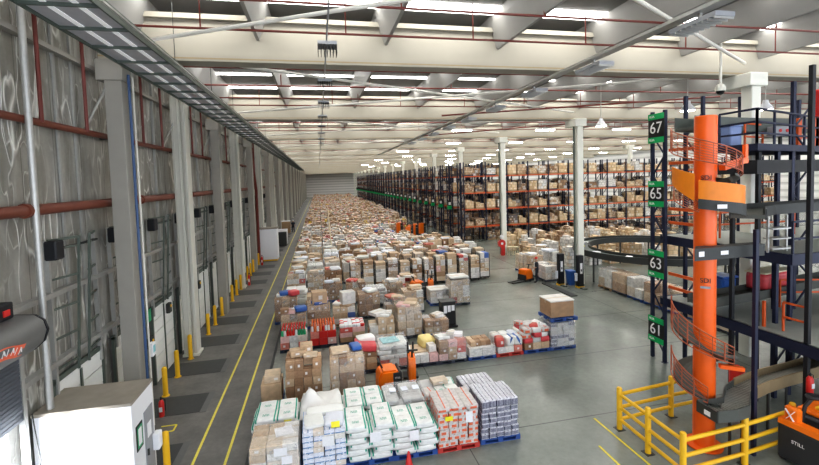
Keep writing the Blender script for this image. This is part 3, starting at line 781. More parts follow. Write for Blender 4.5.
# ------------------------------------------------------------------ floor loads
def pallet(root, mat, w=1.2, d=1.0): return inst(PAL, 'pallet', root, (0, 0, 0), (w / 1.2, d / 1.0, 1), mat=mat)
def jit(a): return random.uniform(-a, a)
def boxes(root, w, d, h, nx, ny, nz, mats, gap=.012, z0=.144, jt=.012, ragged=.0):
    cw, cd, ch = w / nx, d / ny, h / nz
    for iz in range(nz):
        for iy in range(ny):
            for ix in range(nx):
                if not (iy == 0 or iz == nz - 1 or ix in (0, nx - 1)): continue
                if iz == nz - 1 and random.random() < ragged: continue
                inst(UB, 'carton', root, (-w / 2 + (ix + .5) * cw + jit(jt), -d / 2 + (iy + .5) * cd + jit(jt), z0 + (iz + .5) * ch),
                     (cw - gap, cd - gap, ch - gap * .4), (0, 0, jit(.02)), random.choice(mats))
def sacks(root, w, d, h, nx, ny, nz, mat, z0=.144):
    ch = h / nz
    for iz in range(nz):
        a, b = (nx, ny) if iz % 2 == 0 else (nx, ny)
        off = 0 if iz % 2 == 0 else .5
        xs = [(i + .5) / a for i in range(a)] if iz % 2 == 0 or a == 1 else [(i + .5 + (.18 if i % 2 else -.18) * (a > 1)) / a for i in range(a)]
        for iy in range(b):
            for ix in range(a):
                if not (iy == 0 or iz >= nz - 1 or ix in (0, a - 1)): continue
                inst(SACK, 'sack', root, (-w / 2 + xs[ix] * w + jit(.012), -d / 2 + (iy + .5) * d / b + jit(.01), z0 + (iz + .5) * ch),
                     (w / a * 1.03, d / b * 1.03, ch * 1.1), (jit(.02), jit(.03), jit(.03)), mat)
def film(root, w, d, h, z0=.12): return inst(WRAP, 'stretch_wrap', root, (0, 0, z0), (w, d, h))
def note(root, x, y, z, w, h, mat='paper', rx=0.):
    return inst(UB, 'paper_label' if mat != 'yellow tag' else 'yellow_tag', root, (x, y, z), (w, .012, h), (rx, 0, jit(.05)), mat)
def L(lb, x, y, rz=0., group=None, name='pallet_load'): return thing(name, lb, 'pallet load', (x, y, 0), rz, group)

# front row (base faces at y 10.75)
Y0 = 11.3
r = L('wrapped load of white-labelled cartons at the lane end of the front row', -1.35, Y0); pallet(r, 'pallet blue')
boxes(r, 1.18, 1.05, .80, 3, 2, 4, ['pale carton', 'white carton', 'pale carton']); film(r, 1.24, 1.1, .85)
note(r, .15, -.56, .78, .32, .2); note(r, .3, -.56, .55, .26, .2); inst(UB, 'paper_sheet', r, (.2, .05, .96), (.45, .4, .012), (0, 0, .2), 'paper')
r = L('blue-striped white carton load with yellow tag in the front row', -.12, Y0 + .02); pallet(r, 'pallet blue')
boxes(r, 1.10, 1.05, 1.0, 4, 3, 7, ['blue striped carton', 'blue striped carton', 'white carton'])
inst(SACK, 'bag', r, (-.25, -.1, 1.19), (.5, .6, .1), (0, 0, .1), 'white sack'); inst(SACK, 'bag', r, (.28, -.15, 1.19), (.5, .6, .1), (0, 0, -.1), 'cool sack'); inst(SACK, 'bag', r, (.05, .33, 1.2), (1.0, .36, .12), (0, 0, 0), 'white sack')
inst(UB, 'yellow_tag', r, (.3, -.47, 1.22), (.22, .02, .14), (-.5, 0, 0), 'yellow tag'); note(r, .1, -.54, .85, .3, .26)
r = L('white sack load with green print, third from the lane in the front row', 1.08, Y0 + .02); pallet(r, 'pallet blue'); sacks(r, 1.12, 1.04, .94, 2, 2, 6, 'green marked sack'); note(r, .12, -.58, .78, .3, .26)
r = L('white sack load with green print beside the orange-banded sacks, front row', 2.28, Y0); pallet(r, 'pallet blue'); sacks(r, 1.10, 1.02, .80, 2, 2, 5, 'green marked sack'); note(r, -.05, -.56, .66, .25, .28)
r = L('load of orange-banded packs on a red pallet in the front row', 3.50, Y0); pallet(r, 'pallet red')
boxes(r, 1.12, 1.0, .98, 4, 3, 6, ['orange banded sack'], jt=.02); sacks(r, 1.14, 1.02, .12, 3, 3, 1, 'orange banded sack', 1.12); note(r, .3, -.53, .92, .2, .3); note(r, -.28, -.53, .95, .22, .12, 'yellow tag')
r = L('tall load of navy and white packs on blue pallet ending the front row', 4.75, Y0 + .05); pallet(r, 'pallet blue')
boxes(r, 1.10, 1.0, .88, 5, 3, 6, ['navy banded pack'], jt=.025); sacks(r, 1.1, 1.0, .22, 5, 4, 1, 'navy banded pack', 1.02)
# second row
Y1 = 12.5
r = L('white sacks with green print and yellow tag behind the lane-end front load', -1.42, Y1); pallet(r, 'pallet blue'); sacks(r, 1.12, 1.04, .84, 2, 2, 5, 'green marked sack'); inst(UB, 'yellow_tag', r, (.32, -.57, .85), (.2, .02, .14), (0, 0, 0), 'yellow tag')
r = L('load under a peaked off-white cover with orange bands and yellow tag', -.18, Y1 + .02); pallet(r, 'pallet dark')
boxes(r, 1.12, 1.0, .72, 4, 3, 5, ['orange banded sack', 'grey sack'])
def cover():
    bm = bmesh.new(); N = 14
    g = [[None] * (N + 1) for _ in range(N + 1)]
    rnd = random.Random(3)
    for i in range(N + 1):
        for j in range(N + 1):
            u, v = i / N, j / N; x, y = (u - .5) * 1.22, (v - .5) * 1.12
            e = min(u, 1 - u, v, 1 - v)
            z = .20 if e > .06 else (-.02 if e <= 0 else .13)
            z += .40 * math.exp(-((u - .26) ** 2 + (v - .4) ** 2) / .035) + .03 * rnd.uniform(-1, 1) + .05 * math.exp(-((u - .8) ** 2 + (v - .6) ** 2) / .06)
            g[i][j] = bm.verts.new((x, y, z))
    for i in range(N):
        for j in range(N): bm.faces.new((g[i][j], g[i + 1][j], g[i + 1][j + 1], g[i][j + 1]))
    bmesh.ops.recalc_face_normals(bm, faces=bm.faces)
    if sum(f.normal.z for f in bm.faces) < 0: bmesh.ops.reverse_faces(bm, faces=bm.faces)
    me = bpy.data.meshes.new('canvas_cover'); bm.to_mesh(me); bm.free(); me.materials.append(M('canvas', (.80, .79, .76), .6, var=.06)); me.shade_smooth(); return me
inst(cover(), 'canvas_cover', r, (0, 0, .88)); inst(UB, 'yellow_tag', r, (.38, -.55, .93), (.2, .02, .12), (-.2, 0, 0), 'yellow tag'); note(r, -.05, -.55, .72, .25, .22)
r = L('cream sack load with green print, behind the third front-row load', 1.05, Y1 + .02); pallet(r, 'pallet blue'); sacks(r, 1.12, 1.02, .90, 2, 2, 5, 'green marked sack'); note(r, .2, -.57, .75, .22, .2)
r = L('clear-wrapped load of grey-white sacks with blue stamps on top, behind the front row', 2.32, Y1); pallet(r, 'pallet dark'); sacks(r, 1.12, 1.02, .86, 3, 3, 6, 'grey sack'); film(r, 1.2, 1.1, .95)
for i in range(3): inst(UB, 'printed_stamp', r, (-.36 + i * .36, 0, 1.08), (.2, .25, .012), (0, 0, jit(.2)), 'cool sack')
r = L('mixed load of brown and patterned sacks with a carton on top, behind orange-banded packs', 3.45, Y1 + .1); pallet(r, 'pallet dark')
boxes(r, 1.1, 1.0, .66, 3, 2, 3, ['pale carton', 'kraft carton', 'orange banded sack'])
for i in range(6): inst(SACK, 'sack', r, (-.36 + (i % 3) * .36, -.25 + (i // 3) * .5, .88), (.4, .5, .2), (0, 0, jit(.3)), random.choice(['grey sack', 'orange banded sack', 'white sack', 'green marked sack']))
b = inst(UB, 'carton', None, (3.5, 12.75, 1.06), (.5, .34, .12), (0, 0, .1), 'pale carton'); tag(b, 'flat pale carton lying on the mixed sack load behind orange packs', 'carton')
r = L('low load of navy and white packs behind the tall navy pack load', 4.72, Y1 + .1); pallet(r, 'pallet blue'); boxes(r, 1.05, 1.0, .62, 5, 3, 4, ['navy banded pack'], jt=.025); sacks(r, 1.05, .98, .2, 4, 3, 1, 'navy banded pack', .76)

o = thing('traffic_cone', 'small orange traffic cone in front of the front-row pallets', 'cone', (1.98, 10.3, 0))
MB().lathe([(.13, .02), (.03, .52), (.02, .54)], 14).obj('cone_body', 'red plastic', o, smooth=True); MB().box(-.17, .17, -.17, .17, 0, .03).obj('base', 'red plastic', o)

# brown carton loads behind (y about 14.6 .. 15.5)
r = L('small brown carton load on blue pallet standing alone by the yellow line', -1.83, 14.95); pallet(r, 'pallet blue', .72, .9); boxes(r, .68, .8, .62, 1, 1, 1, ['kraft carton'])
b = inst(UB, 'carton', None, (-1.80, 14.95, .83 + .055), (.52, .6, .24), (0, 0, .05), 'pale carton'); b.location.z = .886; tag(b, 'flat orange-brown carton on top of the small load by the yellow line', 'carton')
r = L('big brown carton load with white labels, near the yellow line behind the covered load', -.75, 14.9); pallet(r, 'pallet wood'); boxes(r, 1.18, 1.1, 1.35, 4, 3, 5, ['kraft carton'], jt=.02, ragged=.3)
for i, (dx, dy, sx, sy, sz, mt) in enumerate(((-.2, .1, .5, .4, .2, 'kraft carton'), (.25, -.1, .45, .3, .1, 'pale carton'), (.1, .3, .42, .4, .3, 'kraft carton'))):
    b = inst(UB, 'carton', None, (-.75 + dx, 14.9 + dy, 1.497 + sz / 2), (sx, sy, sz), (0, 0, jit(.3)), mt)
    tag(b, ['loose brown carton toward the lane on top of the big brown load', 'flat pale carton lying across the big brown load near the line', 'loose kraft carton at the rear top of the big brown load'][i], 'carton')
r = L('wrapped brown carton load with blue and tan items on top, beside the forklift', .72, 14.9); pallet(r, 'pallet wood'); boxes(r, 1.15, 1.1, 1.35, 4, 3, 5, ['kraft carton', 'kraft carton', 'pale carton'], jt=.02); film(r, 1.22, 1.16, 1.4)
b = inst(UB, 'carton', None, (.5, 14.85, 1.58), (.6, .5, .10), (0, 0, .1), 'pale carton'); tag(b, 'flat tan carton on the wrapped brown load beside the forklift', 'carton')
b = inst(SACK, 'bag', None, (1.05, 14.95, 1.60), (.35, .5, .16), (0, 0, .2), 'blue plastic'); tag(b, 'crumpled blue bag on the wrapped brown load beside the forklift', 'bag')

# row at y = 16.1 : from the dark pallet stack to the big boxed load
Y2 = 16.6
r = L('red sack and brown carton load on dark pallet behind the orange forklift', 1.55, Y2); pallet(r, 'pallet dark', .9); boxes(r, .85, .95, .72, 2, 2, 3, ['kraft carton', 'kraft carton']); inst(SACK, 'sack', r, (0, -.1, 1.0), (.85, .8, .28), (0, .15, 0), 'red wrap'); inst(SACK, 'sack', r, (.05, .2, 1.15), (.7, .5, .2), (0, 0, .2), 'white sack')
r = L('clear-wrapped white load with teal sheet and red base, behind the orange forklift', 2.64, Y2); pallet(r, 'pallet dark'); boxes(r, 1.12, 1.0, .32, 3, 2, 1, ['red white carton']); sacks(r, 1.12, 1.0, .55, 2, 2, 3, 'white sack', .46); inst(UB, 'teal_sheet', r, (-.1, 0, 1.06), (.7, .6, .02), (0, 0, .15), 'teal sheet'); film(r, 1.2, 1.1, 1.0)
r = L('low load with a flat tan board and red cartons, behind the second forklift mast', 3.87, Y2); pallet(r, 'pallet dark'); boxes(r, 1.12, 1.0, .35, 3, 2, 1, ['red white carton', 'pale carton']); inst(UB, 'board', r, (-.15, .1, .52), (.8, .8, .05), (0, 0, .05), 'pale carton'); inst(UB, 'carton', r, (.35, -.2, .65), (.3, .4, .26), (0, 0, .1), 'white carton')
b = inst(SACK, 'bag', None, (4.15, 16.9, .82), (.6, .55, .42), (.2, .1, .3), 'crumpled yellow'); b.location.z = .70; tag(b, 'crumpled yellow bag resting beside the red and white carton load', 'bag')
r = L('red and white carton load with wrap, at the bend before the low pallets', 5.05, Y2); pallet(r, 'pallet dark'); boxes(r, 1.14, 1.0, .78, 3, 2, 3, ['kraft carton', 'red white carton', 'red white carton', 'pale carton']); film(r, 1.2, 1.06, .85)
for i in range(5): inst(SACK if i % 2 else UB, 'packet', r, (-.4 + i * .2, jit(.25), 1.0), (.34, .4, .12), (0, 0, jit(.5)), random.choice(['white sack', 'red white carton', 'printed carton', 'paper']))
r = L('low white carton load on a blue pallet, first of the low pallets', 6.32, Y2); pallet(r, 'pallet blue'); boxes(r, 1.14, 1.0, .36, 2, 2, 1, ['white carton']); boxes(r, .9, .7, .2, 4, 2, 1, ['printed carton', 'kraft carton', 'pale carton'], z0=.504); film(r, 1.18, 1.05, .42)
r = L('low white and blue bag load on a red pallet', 7.55, Y2); pallet(r, 'pallet red'); boxes(r, 1.1, 1.0, .26, 3, 2, 1, ['red white carton', 'white carton'])
for i in range(6): inst(SACK, 'bag', r, (-.38 + (i % 3) * .4, -.25 + (i // 3) * .5, .58), (.36, .44, .36), (0, 0, jit(.3)), ['red white carton', 'white sack', 'white sack', 'pale carton', 'white sack', 'cool sack'][i])
for i in range(2): inst(UB, 'bag_band', r, (.02 + i * .4, -.25, .6), (.08, .46, .38), (0, .5 - i, 0), 'blue plastic')
r = L('heaped red and white sack load beside the big boxed load', 8.78, Y2); pallet(r, 'pallet blue'); boxes(r, 1.16, 1.0, .30, 3, 2, 1, ['kraft carton', 'pale carton']); sacks(r, 1.15, 1.0, .62, 3, 2, 3, 'red wrap', .44)
for q in list(r.children):
    if q.name.startswith('sack') and random.random() < .72: q.material_slots[0].material = MATS[random.choice(['white sack', 'orange banded sack', 'white sack', 'grey sack'])]
for i in range(5): inst(SACK, 'sack', r, (-.45 + i * .22, jit(.2), 1.12 - .02 * i), (.36, .4, .16), (jit(.3), jit(.3), jit(.6)), ['orange banded sack', 'white sack', 'red white carton', 'white sack', 'green marked sack'][i])
r = L('tall silver-wrapped load of grey packs ending the low pallet row', 10.0, Y2); pallet(r, 'pallet blue'); boxes(r, 1.12, 1.0, 1.02, 4, 3, 6, ['navy banded pack', 'grey sack', 'grey sack'], jt=.02); film(r, 1.2, 1.08, 1.1)
r = L('large brown carton with white lid on blue pallet atop silver-wrapped packs', 10.05, Y2, name='crate_load'); r.location.z = 1.24; pallet(r, 'pallet blue', 1.25, 1.1); inst(UB, 'carton', r, (-.05, 0, .50), (1.08, .95, .68), (0, 0, 0), 'kraft carton'); inst(UB, 'lid', r, (-.05, 0, .86), (1.12, 1.0, .05), (0, 0, 0), 'white carton')

# bottle loads
BOT = MB().lathe([(.045, 0), (.05, .02), (.05, .15), (.044, .17), (.048, .19), (.024, .245), (.022, .26)], 8).mesh('bottle', 'green plastic', smooth=True)
CAP = MB().lathe([(.030, .25), (.030, .29), (.024, .30)], 8).mesh('cap', 'red plastic', smooth=True)
def bottles(root, w, d, z, nx, ny, mats, capm):
    for i in range(nx):
        for j in range(ny):
            x, y = -w / 2 + (i + .5) * w / nx, -d / 2 + (j + .5) * d / ny
            o = inst(BOT, 'bottle', root, (x, y, z), (1.15, 1.15, 1), mat=random.choice(mats)); inst(CAP, 'cap', o, mat=capm)
Y3 = 19.6
r = L('load of green bottles with red caps nearest the yellow line', -1.35, Y3); pallet(r, 'pallet dark'); boxes(r, 1.14, 1.0, .58, 3, 2, 2, ['white carton', 'red white carton']); bottles(r, 1.08, .95, .73, 9, 8, ['green plastic', 'green plastic', 'paper', 'red plastic'], 'red plastic')
r = L('load of red-labelled bottles next to the green bottle load', -.05, Y3 + .1); pallet(r, 'pallet dark'); boxes(r, 1.14, 1.0, .62, 3, 2, 2, ['red white carton', 'red plastic']); bottles(r, 1.08, .95, .77, 9, 8, ['red plastic', 'orange print', 'paper'], 'orange print')
r = L('white and pink load dotted with red on top, beside the red bottle load', 1.25, Y3 + .1); pallet(r, 'pallet dark'); boxes(r, 1.14, 1.0, .66, 2, 2, 3, ['kraft carton', 'white carton', 'red white carton'])
for i in range(6):
    for j in range(6): o = inst(SACK, 'packet', r, (-.46 + i * .185, -.38 + j * .16, .86), (.19, .17, .12), (0, 0, jit(.4)), random.choice(['paper', 'white sack', 'red plastic', 'paper']))
MIXK = ['kraft carton', 'kraft carton', 'pale carton']
look = {
    'kraft': (['kraft carton'], 'brown carton load'), 'pale': (['pale carton'], 'pale tan carton load'), 'white': (['white carton'], 'white carton load'),
    'mixed': (['printed carton', 'pale carton', 'kraft carton'], 'load of mixed printed cartons'), 'red': (['red white carton', 'pale carton'], 'red and white carton load'),
    'sack': (None, 'pale sack load')}
def generic(kind, x, y, h, lb, detail=2, w=1.14, d=1.0, grp=None, wrap=None, top=True, name='pallet_load'):
    r = L(lb, x, y, jit(.03), grp, name)
    inst(PAL if detail > 1 else PALS, 'pallet', r, (0, 0, 0), (w / 1.14, d, 1), mat=random.choice(['pallet dark', 'pallet blue', 'pallet wood', 'pallet dark']))
    if kind == 'sack': sacks(r, w, d, h, 2, 2, max(3, int(h / .16)) if detail > 1 else 3, random.choice(['white sack', 'grey sack', 'cool sack']))
    elif detail > 1: boxes(r, w, d, h, 3, 2, max(2, round(h / .32)), look[kind][0], jt=.018, ragged=.2)
    else: boxes(r, w, d, h, 2, 2, 2, look[kind][0], jt=.02, ragged=.15)
    zt = h + .144
    if top and kind != 'sack':
        for i in range(3 if detail > 1 else 2):
            sx = random.uniform(.35, .75) * (1 if detail > 1 else 1.2)
            inst(SACK if random.random() < .5 else UB, 'top_item', r, (jit(.25), jit(.22), zt + .06 + i * .03), (sx, sx * .8, .14), (0, 0, jit(.6)), random.choice(['pale carton', 'white sack', 'printed carton', 'paper', 'white sack', 'kraft carton', 'pale carton', 'red white carton', 'pale carton', 'cool sack']))
    if wrap is None: wrap = random.random() < (.5 if detail > 1 else .3)
    if wrap: film(r, w * 1.05, d * 1.06, h + .06)
    return r
# individually placed loads of the next rows (x, y, height, look, label)
near = [
    (2.60, 19.4, 1.05, 'pale', 'pale tan carton load directly behind the white load with teal sheet'),
    (3.95, 19.7, 1.35, 'pale', 'tall wrapped tan carton load left of the black shrouded cabinet'),
    (5.25, 19.6, .62, 'mixed', 'low mixed load at the foot of the black shrouded cabinet'),
    (-1.45, 21.3, 1.0, 'kraft', 'brown carton load with white sheet behind the green bottle load'),
    (-2.0 + .05, 23.6, 1.25, 'kraft', 'brown carton load with red and blue bags on top by the yellow line'),
    (-.25, 22.4, 1.05, 'kraft', 'brown carton load carrying one big brown box behind the red bottles'),
    (1.05, 22.3, .85, 'mixed', 'mixed load carrying a yellow-tan box behind the pink dotted load'),
    (2.45, 23.2, 1.2, 'kraft', 'wrapped brown carton load with open white rim beyond the pink dotted load'),
    (3.80, 22.2, 1.0, 'pale', 'wrapped pale load between the brown and the tall tan loads'),
    (4.95, 23.3, 1.1, 'mixed', 'mixed wrapped load ahead of the second orange forklift'),
    (-1.6, 26.6, .9, 'sack', 'white sack load with teal sheet by the yellow line'),
    (-.35, 25.2, .8, 'pale', 'pale low load in front of the white-sided brown carton load'),
    (.6, 26.9, 1.05, 'kraft', 'brown carton load with one white wrapped side past the sack load'),
    (2.0, 26.2, 1.1, 'kraft', 'brown load topped with flat tan trays ahead of the roll cages'),
    (3.1, 25.2, .95, 'sack', 'pale teal and white sack load ahead of the roll cages'),
    (4.3, 26.1, .95, 'mixed', 'colourful flat packet load ahead of the roll cages'),
    (5.35, 26.6, 1.1, 'red', 'red and brown carton load beside the first orange forklift of the floor'),
    (-1.7, 29.3, 1.25, 'red', 'striped red and white carton stack by the yellow line'),
    (-.4, 29.4, 1.2, 'pale', 'pale carton load second from the line beside the striped stack'),
    (.75, 29.4, 1.3, 'kraft', 'brown carton load next to the first roll cage'),
    (6.75, 24.3, .70, 'white', 'grey low load with a tan lid beside the big white-wrapped load'),
    (7.90, 23.95, 1.35, 'pale', 'big white-wrapped tan load on a red pallet standing in the open floor'),
]
for i, (x, y, h, kd, lb) in enumerate(near):
    r = generic(kd, x, y, h, lb, 2, wrap=(True if 'wrap' in lb else None), top=not lb.startswith(('grey low', 'big white')))
    if 'red pallet' in lb: r.children[0].material_slots[0].material = MATS['pallet red']; film(r, 1.24, 1.1, 1.45)
def loose(x, y, z, sx, sy, sz, rz, mt, lb, me=UB, nm='carton', cat='carton'):
    o = inst(me, nm, None, (x, y, z + sz / 2), (sx, sy, sz), (0, 0, rz), mt); return tag(o, lb, cat)
loose(-.2, 22.25, 1.25, .75, .6, .6, .1, 'kraft carton', 'big brown box on top of the load behind the red bottles')
loose(1.25, 22.15, 1.12, .7, .55, .62, .25, 'pale carton', 'tilted yellow-tan box on the mixed load behind the pink dotted load')
loose(6.75, 24.3, .89, 1.2, 1.02, .05, 0., 'pale carton', 'flat tan lid board on the low grey load in the open floor', nm='board', cat='board')
loose(7.9, 23.95, 1.6, 1.12, 1.0, .07, 0., 'pale carton', 'flat tan lid board on the big white-wrapped load', nm='board', cat='board')
loose(-2.0, 23.6, 1.45, .6, .5, .2, .2, 'blue plastic', 'blue bag on the brown load by the yellow line', SACK, 'bag', 'bag')
loose(-1.55, 23.4, 1.45, .5, .5, .25, .5, 'red wrap', 'red bag on the brown load by the yellow line', SACK, 'bag', 'bag')
loose(-1.1, 21.2, 1.2, .55, .45, .24, .3, 'blue plastic', 'blue and white bag on the load behind the green bottles', SACK, 'bag', 'bag')
loose(-1.85, 21.1, 1.2, .4, .35, .22, .1, 'kraft carton', 'small orange-brown box on the load behind the green bottles')
loose(5.9, 20.6, 0, .35, .3, .45, .2, 'green plastic', 'green crate on the floor beside the tall tan load', UB, 'crate', 'crate')
# black shrouded cabinet
c = thing('control_cabinet', 'black cabinet with taped white papers standing among the pallets', 'cabinet', (6.15, 20.4, 0))
MB().box(-.36, .36, -.28, .28, 0, 1.25).obj('body', 'black plastic', c, bevel=.02); MB().box(-.4, .4, -.32, .32, 1.25, 1.3).obj('top', 'black plastic', c); MB().box(-.42, .42, -.4, .4, 0, .1).obj('base', 'black plastic', c)
for i in range(3): MB().box(-.26 + i * .2, -.1 + i * .2, -.29, -.28, .72 + .05 * i, 1.1).obj('paper_sheet', 'paper', c)

# roll cages
def roll_cage(x, y, lb, i):
    r = thing('roll_cage', lb, 'roll cage', (x, y, 0), jit(.02), 'roll cages in the cage row')
    MB().box(-.36, .36, -.42, .42, .14, .19).obj('base', 'black steel', r)
    for sx in (-1, 1):
        m = MB().bar((sx * .37, -.42, .1), (sx * .37, -.42, 1.85), .035).bar((sx * .37, .42, .1), (sx * .37, .42, 1.85), .035)
        for q in range(6): m.bar((sx * .37, -.42, .3 + q * .31), (sx * .37, .42, .3 + q * .31), .02)
        m.obj('side_frame', 'dark steel', r)
        for sy in (-1, 1): MB().cyl((sx * .28 - .02, sy * .34, .07), (sx * .28 + .02, sy * .34, .07), .07, 10).obj('castor', 'black plastic', r)
    z = .19
    while z < 1.75:
        h = random.uniform(.22, .42)
        if random.random() < .5: inst(UB, 'carton', r, (0, 0, z + h / 2), (.68, .78, h - .01), (0, 0, jit(.03)), random.choice(['kraft carton', 'pale carton', 'pale carton', 'white carton', 'printed carton']))
        else:
            for s in (-1, 1): inst(UB, 'carton', r, (s * .17, 0, z + h / 2), (.33, .78, h - .01), (0, 0, jit(.03)), random.choice(['kraft carton', 'pale carton', 'white carton', 'printed carton']))
        z += h
    if i % 3 == 0: film(r, .76, .88, 1.6, .19)
for i in range(12):
    roll_cage(2.25 + i * .86, 29.15 + (.0 if i < 11 else .3), 'tall roll cage of stacked cartons, %s from the dock side in the cage row' % ORD[i + 1], i)
for i in range(9):
    roll_cage(4.4 + i * .95, 31.1 + .3 * (i % 2), 'roll cage in the second cage row, %s from the dock side' % ORD[i + 1], i + 1)

# the dense block: nearest rows as things
cnt = 0
rowi = 0
y = 31.4
GL = {'kraft': 'brown', 'pale': 'tan', 'white': 'white', 'mixed': 'colourful', 'red': 'red and white', 'sack': 'pale sack'}
while y < 62:
    rowi += 1
    xmax = 14.3 if 35 < y < 45 else 10.8 if y < 50 else 9.4 if y < 58 else 12.0
    if y < 33: xmax = 3.0
    x = -1.75; c = 0
    while x < xmax:
        if random.random() > .03 and not (y < 47 and x > 11.6 and random.random() < .3):
            c += 1
            kd = random.choice(['kraft', 'kraft', 'pale', 'pale', 'white', 'mixed', 'red', 'mixed', 'sack'])
            h = random.uniform(.8, 1.45)
            lb = '%s load of the dense block, %s row past the cages, %s from line' % (GL[kd], ORD[rowi], ORD[c])
            if y < 41: generic(kd, x + jit(.04), y + jit(.1), h, lb, 1, grp='pallet loads of the dense block')
            else:
                mt = {'kraft': 'kraft boxes', 'pale': 'pale boxes', 'white': 'white boxes', 'mixed': 'mixed boxes', 'red': 'red boxes', 'sack': 'white boxes'}[kd]
                m = MB().box(-.57, .57, -.5, .5, .12, h).box(-.57, .57, -.5, -.42, 0, .12).box(-.57, .57, .42, .5, 0, .12)
                for q in range(2):
                    a, b = jit(.25), jit(.2); s = random.uniform(.15, .3); m.box(a - s, a + s, b - s, b + s, h, h + random.uniform(.08, .3))
                o = m.obj('pallet_load', mt, None, (x + jit(.04), y + jit(.1), 0)); o.rotation_euler.z = jit(.04); tag(o, lb, 'pallet load', 'pallet loads of the dense block')
        x += 1.27
    y += 1.42
# the rest of the block, too many to count
m = MB()
while y < 200:
    x = -1.75
    while x < (12.6 if y < 75 else 13.6):
        if random.random() > .05:
            h = random.uniform(.6, 1.8); m.box(x - .57, x + .57, y - .5, y + .5, 0, h)
            a, b = jit(.25), jit(.2); s = random.uniform(.15, .3); m.box(x + a - s, x + a + s, y + b - s, y + b + s, h, h + random.uniform(.05, .35))
        x += 1.27
    y += 1.5
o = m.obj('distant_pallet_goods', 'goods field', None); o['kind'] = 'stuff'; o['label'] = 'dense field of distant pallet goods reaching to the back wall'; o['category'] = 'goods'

# row of wrapped loads on the right and a far cluster behind the ring conveyor
for i in range(7):
    r = generic('kraft' if i % 2 else 'pale', 18.45, 24.0 - i * 1.34, 1.12, 'grey-brown wrapped load in the row by the tower, %s from the white column' % ORD[i + 1], 1, w=1.05, d=1.2, grp='wrapped row by the tower', wrap=True, top=False)
n = 0
for j, y in enumerate((31.0, 33., 35., 37., 39.5, 42.)):
    for i in range(9):
        x = 18.6 + i * 1.9 + (j % 2) * .6 + (1.5 if j == 0 else 0)
        if 17 < x < 18.5: continue
        kd = random.choice(['kraft', 'pale', 'kraft', 'pale', 'white'])
        h = random.uniform(.9, 1.7)
        o = MB().box(-.57, .57, -.5, .5, .12, h).box(-.5, .0, -.4, .2, h, h + random.uniform(.1, .4)).box(-.57, .57, -.5, .5, 0, .1).obj('pallet_load', {'kraft': 'kraft boxes', 'pale': 'tan rack boxes', 'white': 'white boxes'}[kd], None, (x, y, 0))
        tag(o, '%s load behind the ring conveyor, %s row back, %s outward from the column' % (GL[kd], ORD[j + 1], ORD[i + 1]), 'pallet load', 'loads behind the ring conveyor')
for i in range(4):
    generic('pale', 15.7 + (i % 2) * 1.3, 29.2 + (i // 2) * 1.3, [1.35, 1.55, 1.2, 1.7][i], ['pale load just behind the wrapping machine', 'stacked pale load behind the machine beside the big white column', 'pale load two back from the wrapping machine', 'tall pale load two back from the machine by the column'][i], 1, wrap=True)

o = MB().cyl((1.05, 40.6, 0), (.75, 40.6, 5.2), .05, 8).obj('leaning_pole', 'cream sheet', None); tag(o, 'thin pale pole standing up out of the dense pallet block', 'pole')
# ------------------------------------------------------------------ ring conveyor
t = thing('ring_conveyor', 'dark oval ring conveyor raised on legs behind the big white column', 'conveyor', (23.1, 25.7, 0))
def ring(rx, ry, w, z0, z1, n=48):
    m = MB(); vs = []
    for k in range(n):
        a = 2 * PI * k / n; cx, cy = math.cos(a), math.sin(a)
        for (q, z) in ((0, z0), (w, z0), (w, z1), (0, z1)): vs.append(((rx - q) * cx, (ry - q) * cy, z))
    fs = []
    for k in range(n):
        k2 = (k + 1) % n
        for e in range(4): e2 = (e + 1) % 4; fs.append((4 * k + e, 4 * k + e2, 4 * k2 + e2, 4 * k2 + e))
    return m.add(vs, fs)
ring(5.3, 5.3, 1.1, 2.0, 2.08).obj('belt', 'machine grey', t, smooth=True)
ring(5.33, 5.33, .06, 1.85, 2.26).obj('outer_guard', 'dark steel', t, smooth=True); ring(4.25, 4.25, .06, 1.85, 2.26).obj('inner_guard', 'dark steel', t, smooth=True)
for k in range(14):
    a = 2 * PI * k / 14
    if math.cos(a) < -.75 and math.sin(a) < -.1: continue
    MB().bar((4.75 * math.cos(a), 4.75 * math.sin(a), 0), (4.75 * math.cos(a), 4.75 * math.sin(a), 1.99), .09).obj('leg', 'dark steel', t)
for i, a in enumerate((2.6, 3.2, 3.7, 2.2)):
    o = inst(UB, 'parcel', None, (23.1 + 4.75 * math.cos(a), 25.7 + 4.75 * math.sin(a), 2.132), (.5, .35, .1), (0, 0, a), 'yellow tag' if i == 0 else 'paper')
    tag(o, 'small %s parcel riding the ring conveyor, %s' % ('yellow' if i == 0 else 'white', ['at the near bend', 'at the outermost bend', 'at the front side', 'at the rear side'][i]), 'parcel')

# ------------------------------------------------------------------ stretch wrapping machines
def wrapper(x, y, lb, rz=0., disc=True):
    t = thing('wrapping_machine', lb, 'wrapping machine', (x, y, 0), rz)
    MB().box(-.2, .2, -.15, .15, 0, 2.15).obj('mast', 'black steel', t, bevel=.02)
    MB().box(-.08, .08, -.17, -.15, .95, 1.65).obj('panel', 'paper', t); MB().box(-.04, .04, -.18, -.17, 1.1, 1.25).obj('button_pad', 'sign black', t)
    m = MB().box(-.15, .15, -1.6 if disc else -.6, -.15, 0, .07)
    if disc: m.lathe([(.5, .0), (.5, .07)], 20, (-.1, -1.1, 0))
    m.obj('base', 'machine grey', t)
    MB().cyl((-.35, -.1, .5), (-.35, -.1, 1.0), .09, 12).obj('film_roll', 'cool sack', t, smooth=True)
    MB().box(-.21, .21, -.2, .2, 0, .10).obj('foot', 'safety yellow', t)
    return t
wrapper(15.85, 25.75, 'black pallet wrapping machine tower left of the blue bin', 0., False)
wrapper(16.65, 24.75, 'black pallet wrapping machine tower right of the blue bin by the white column', 0., False)
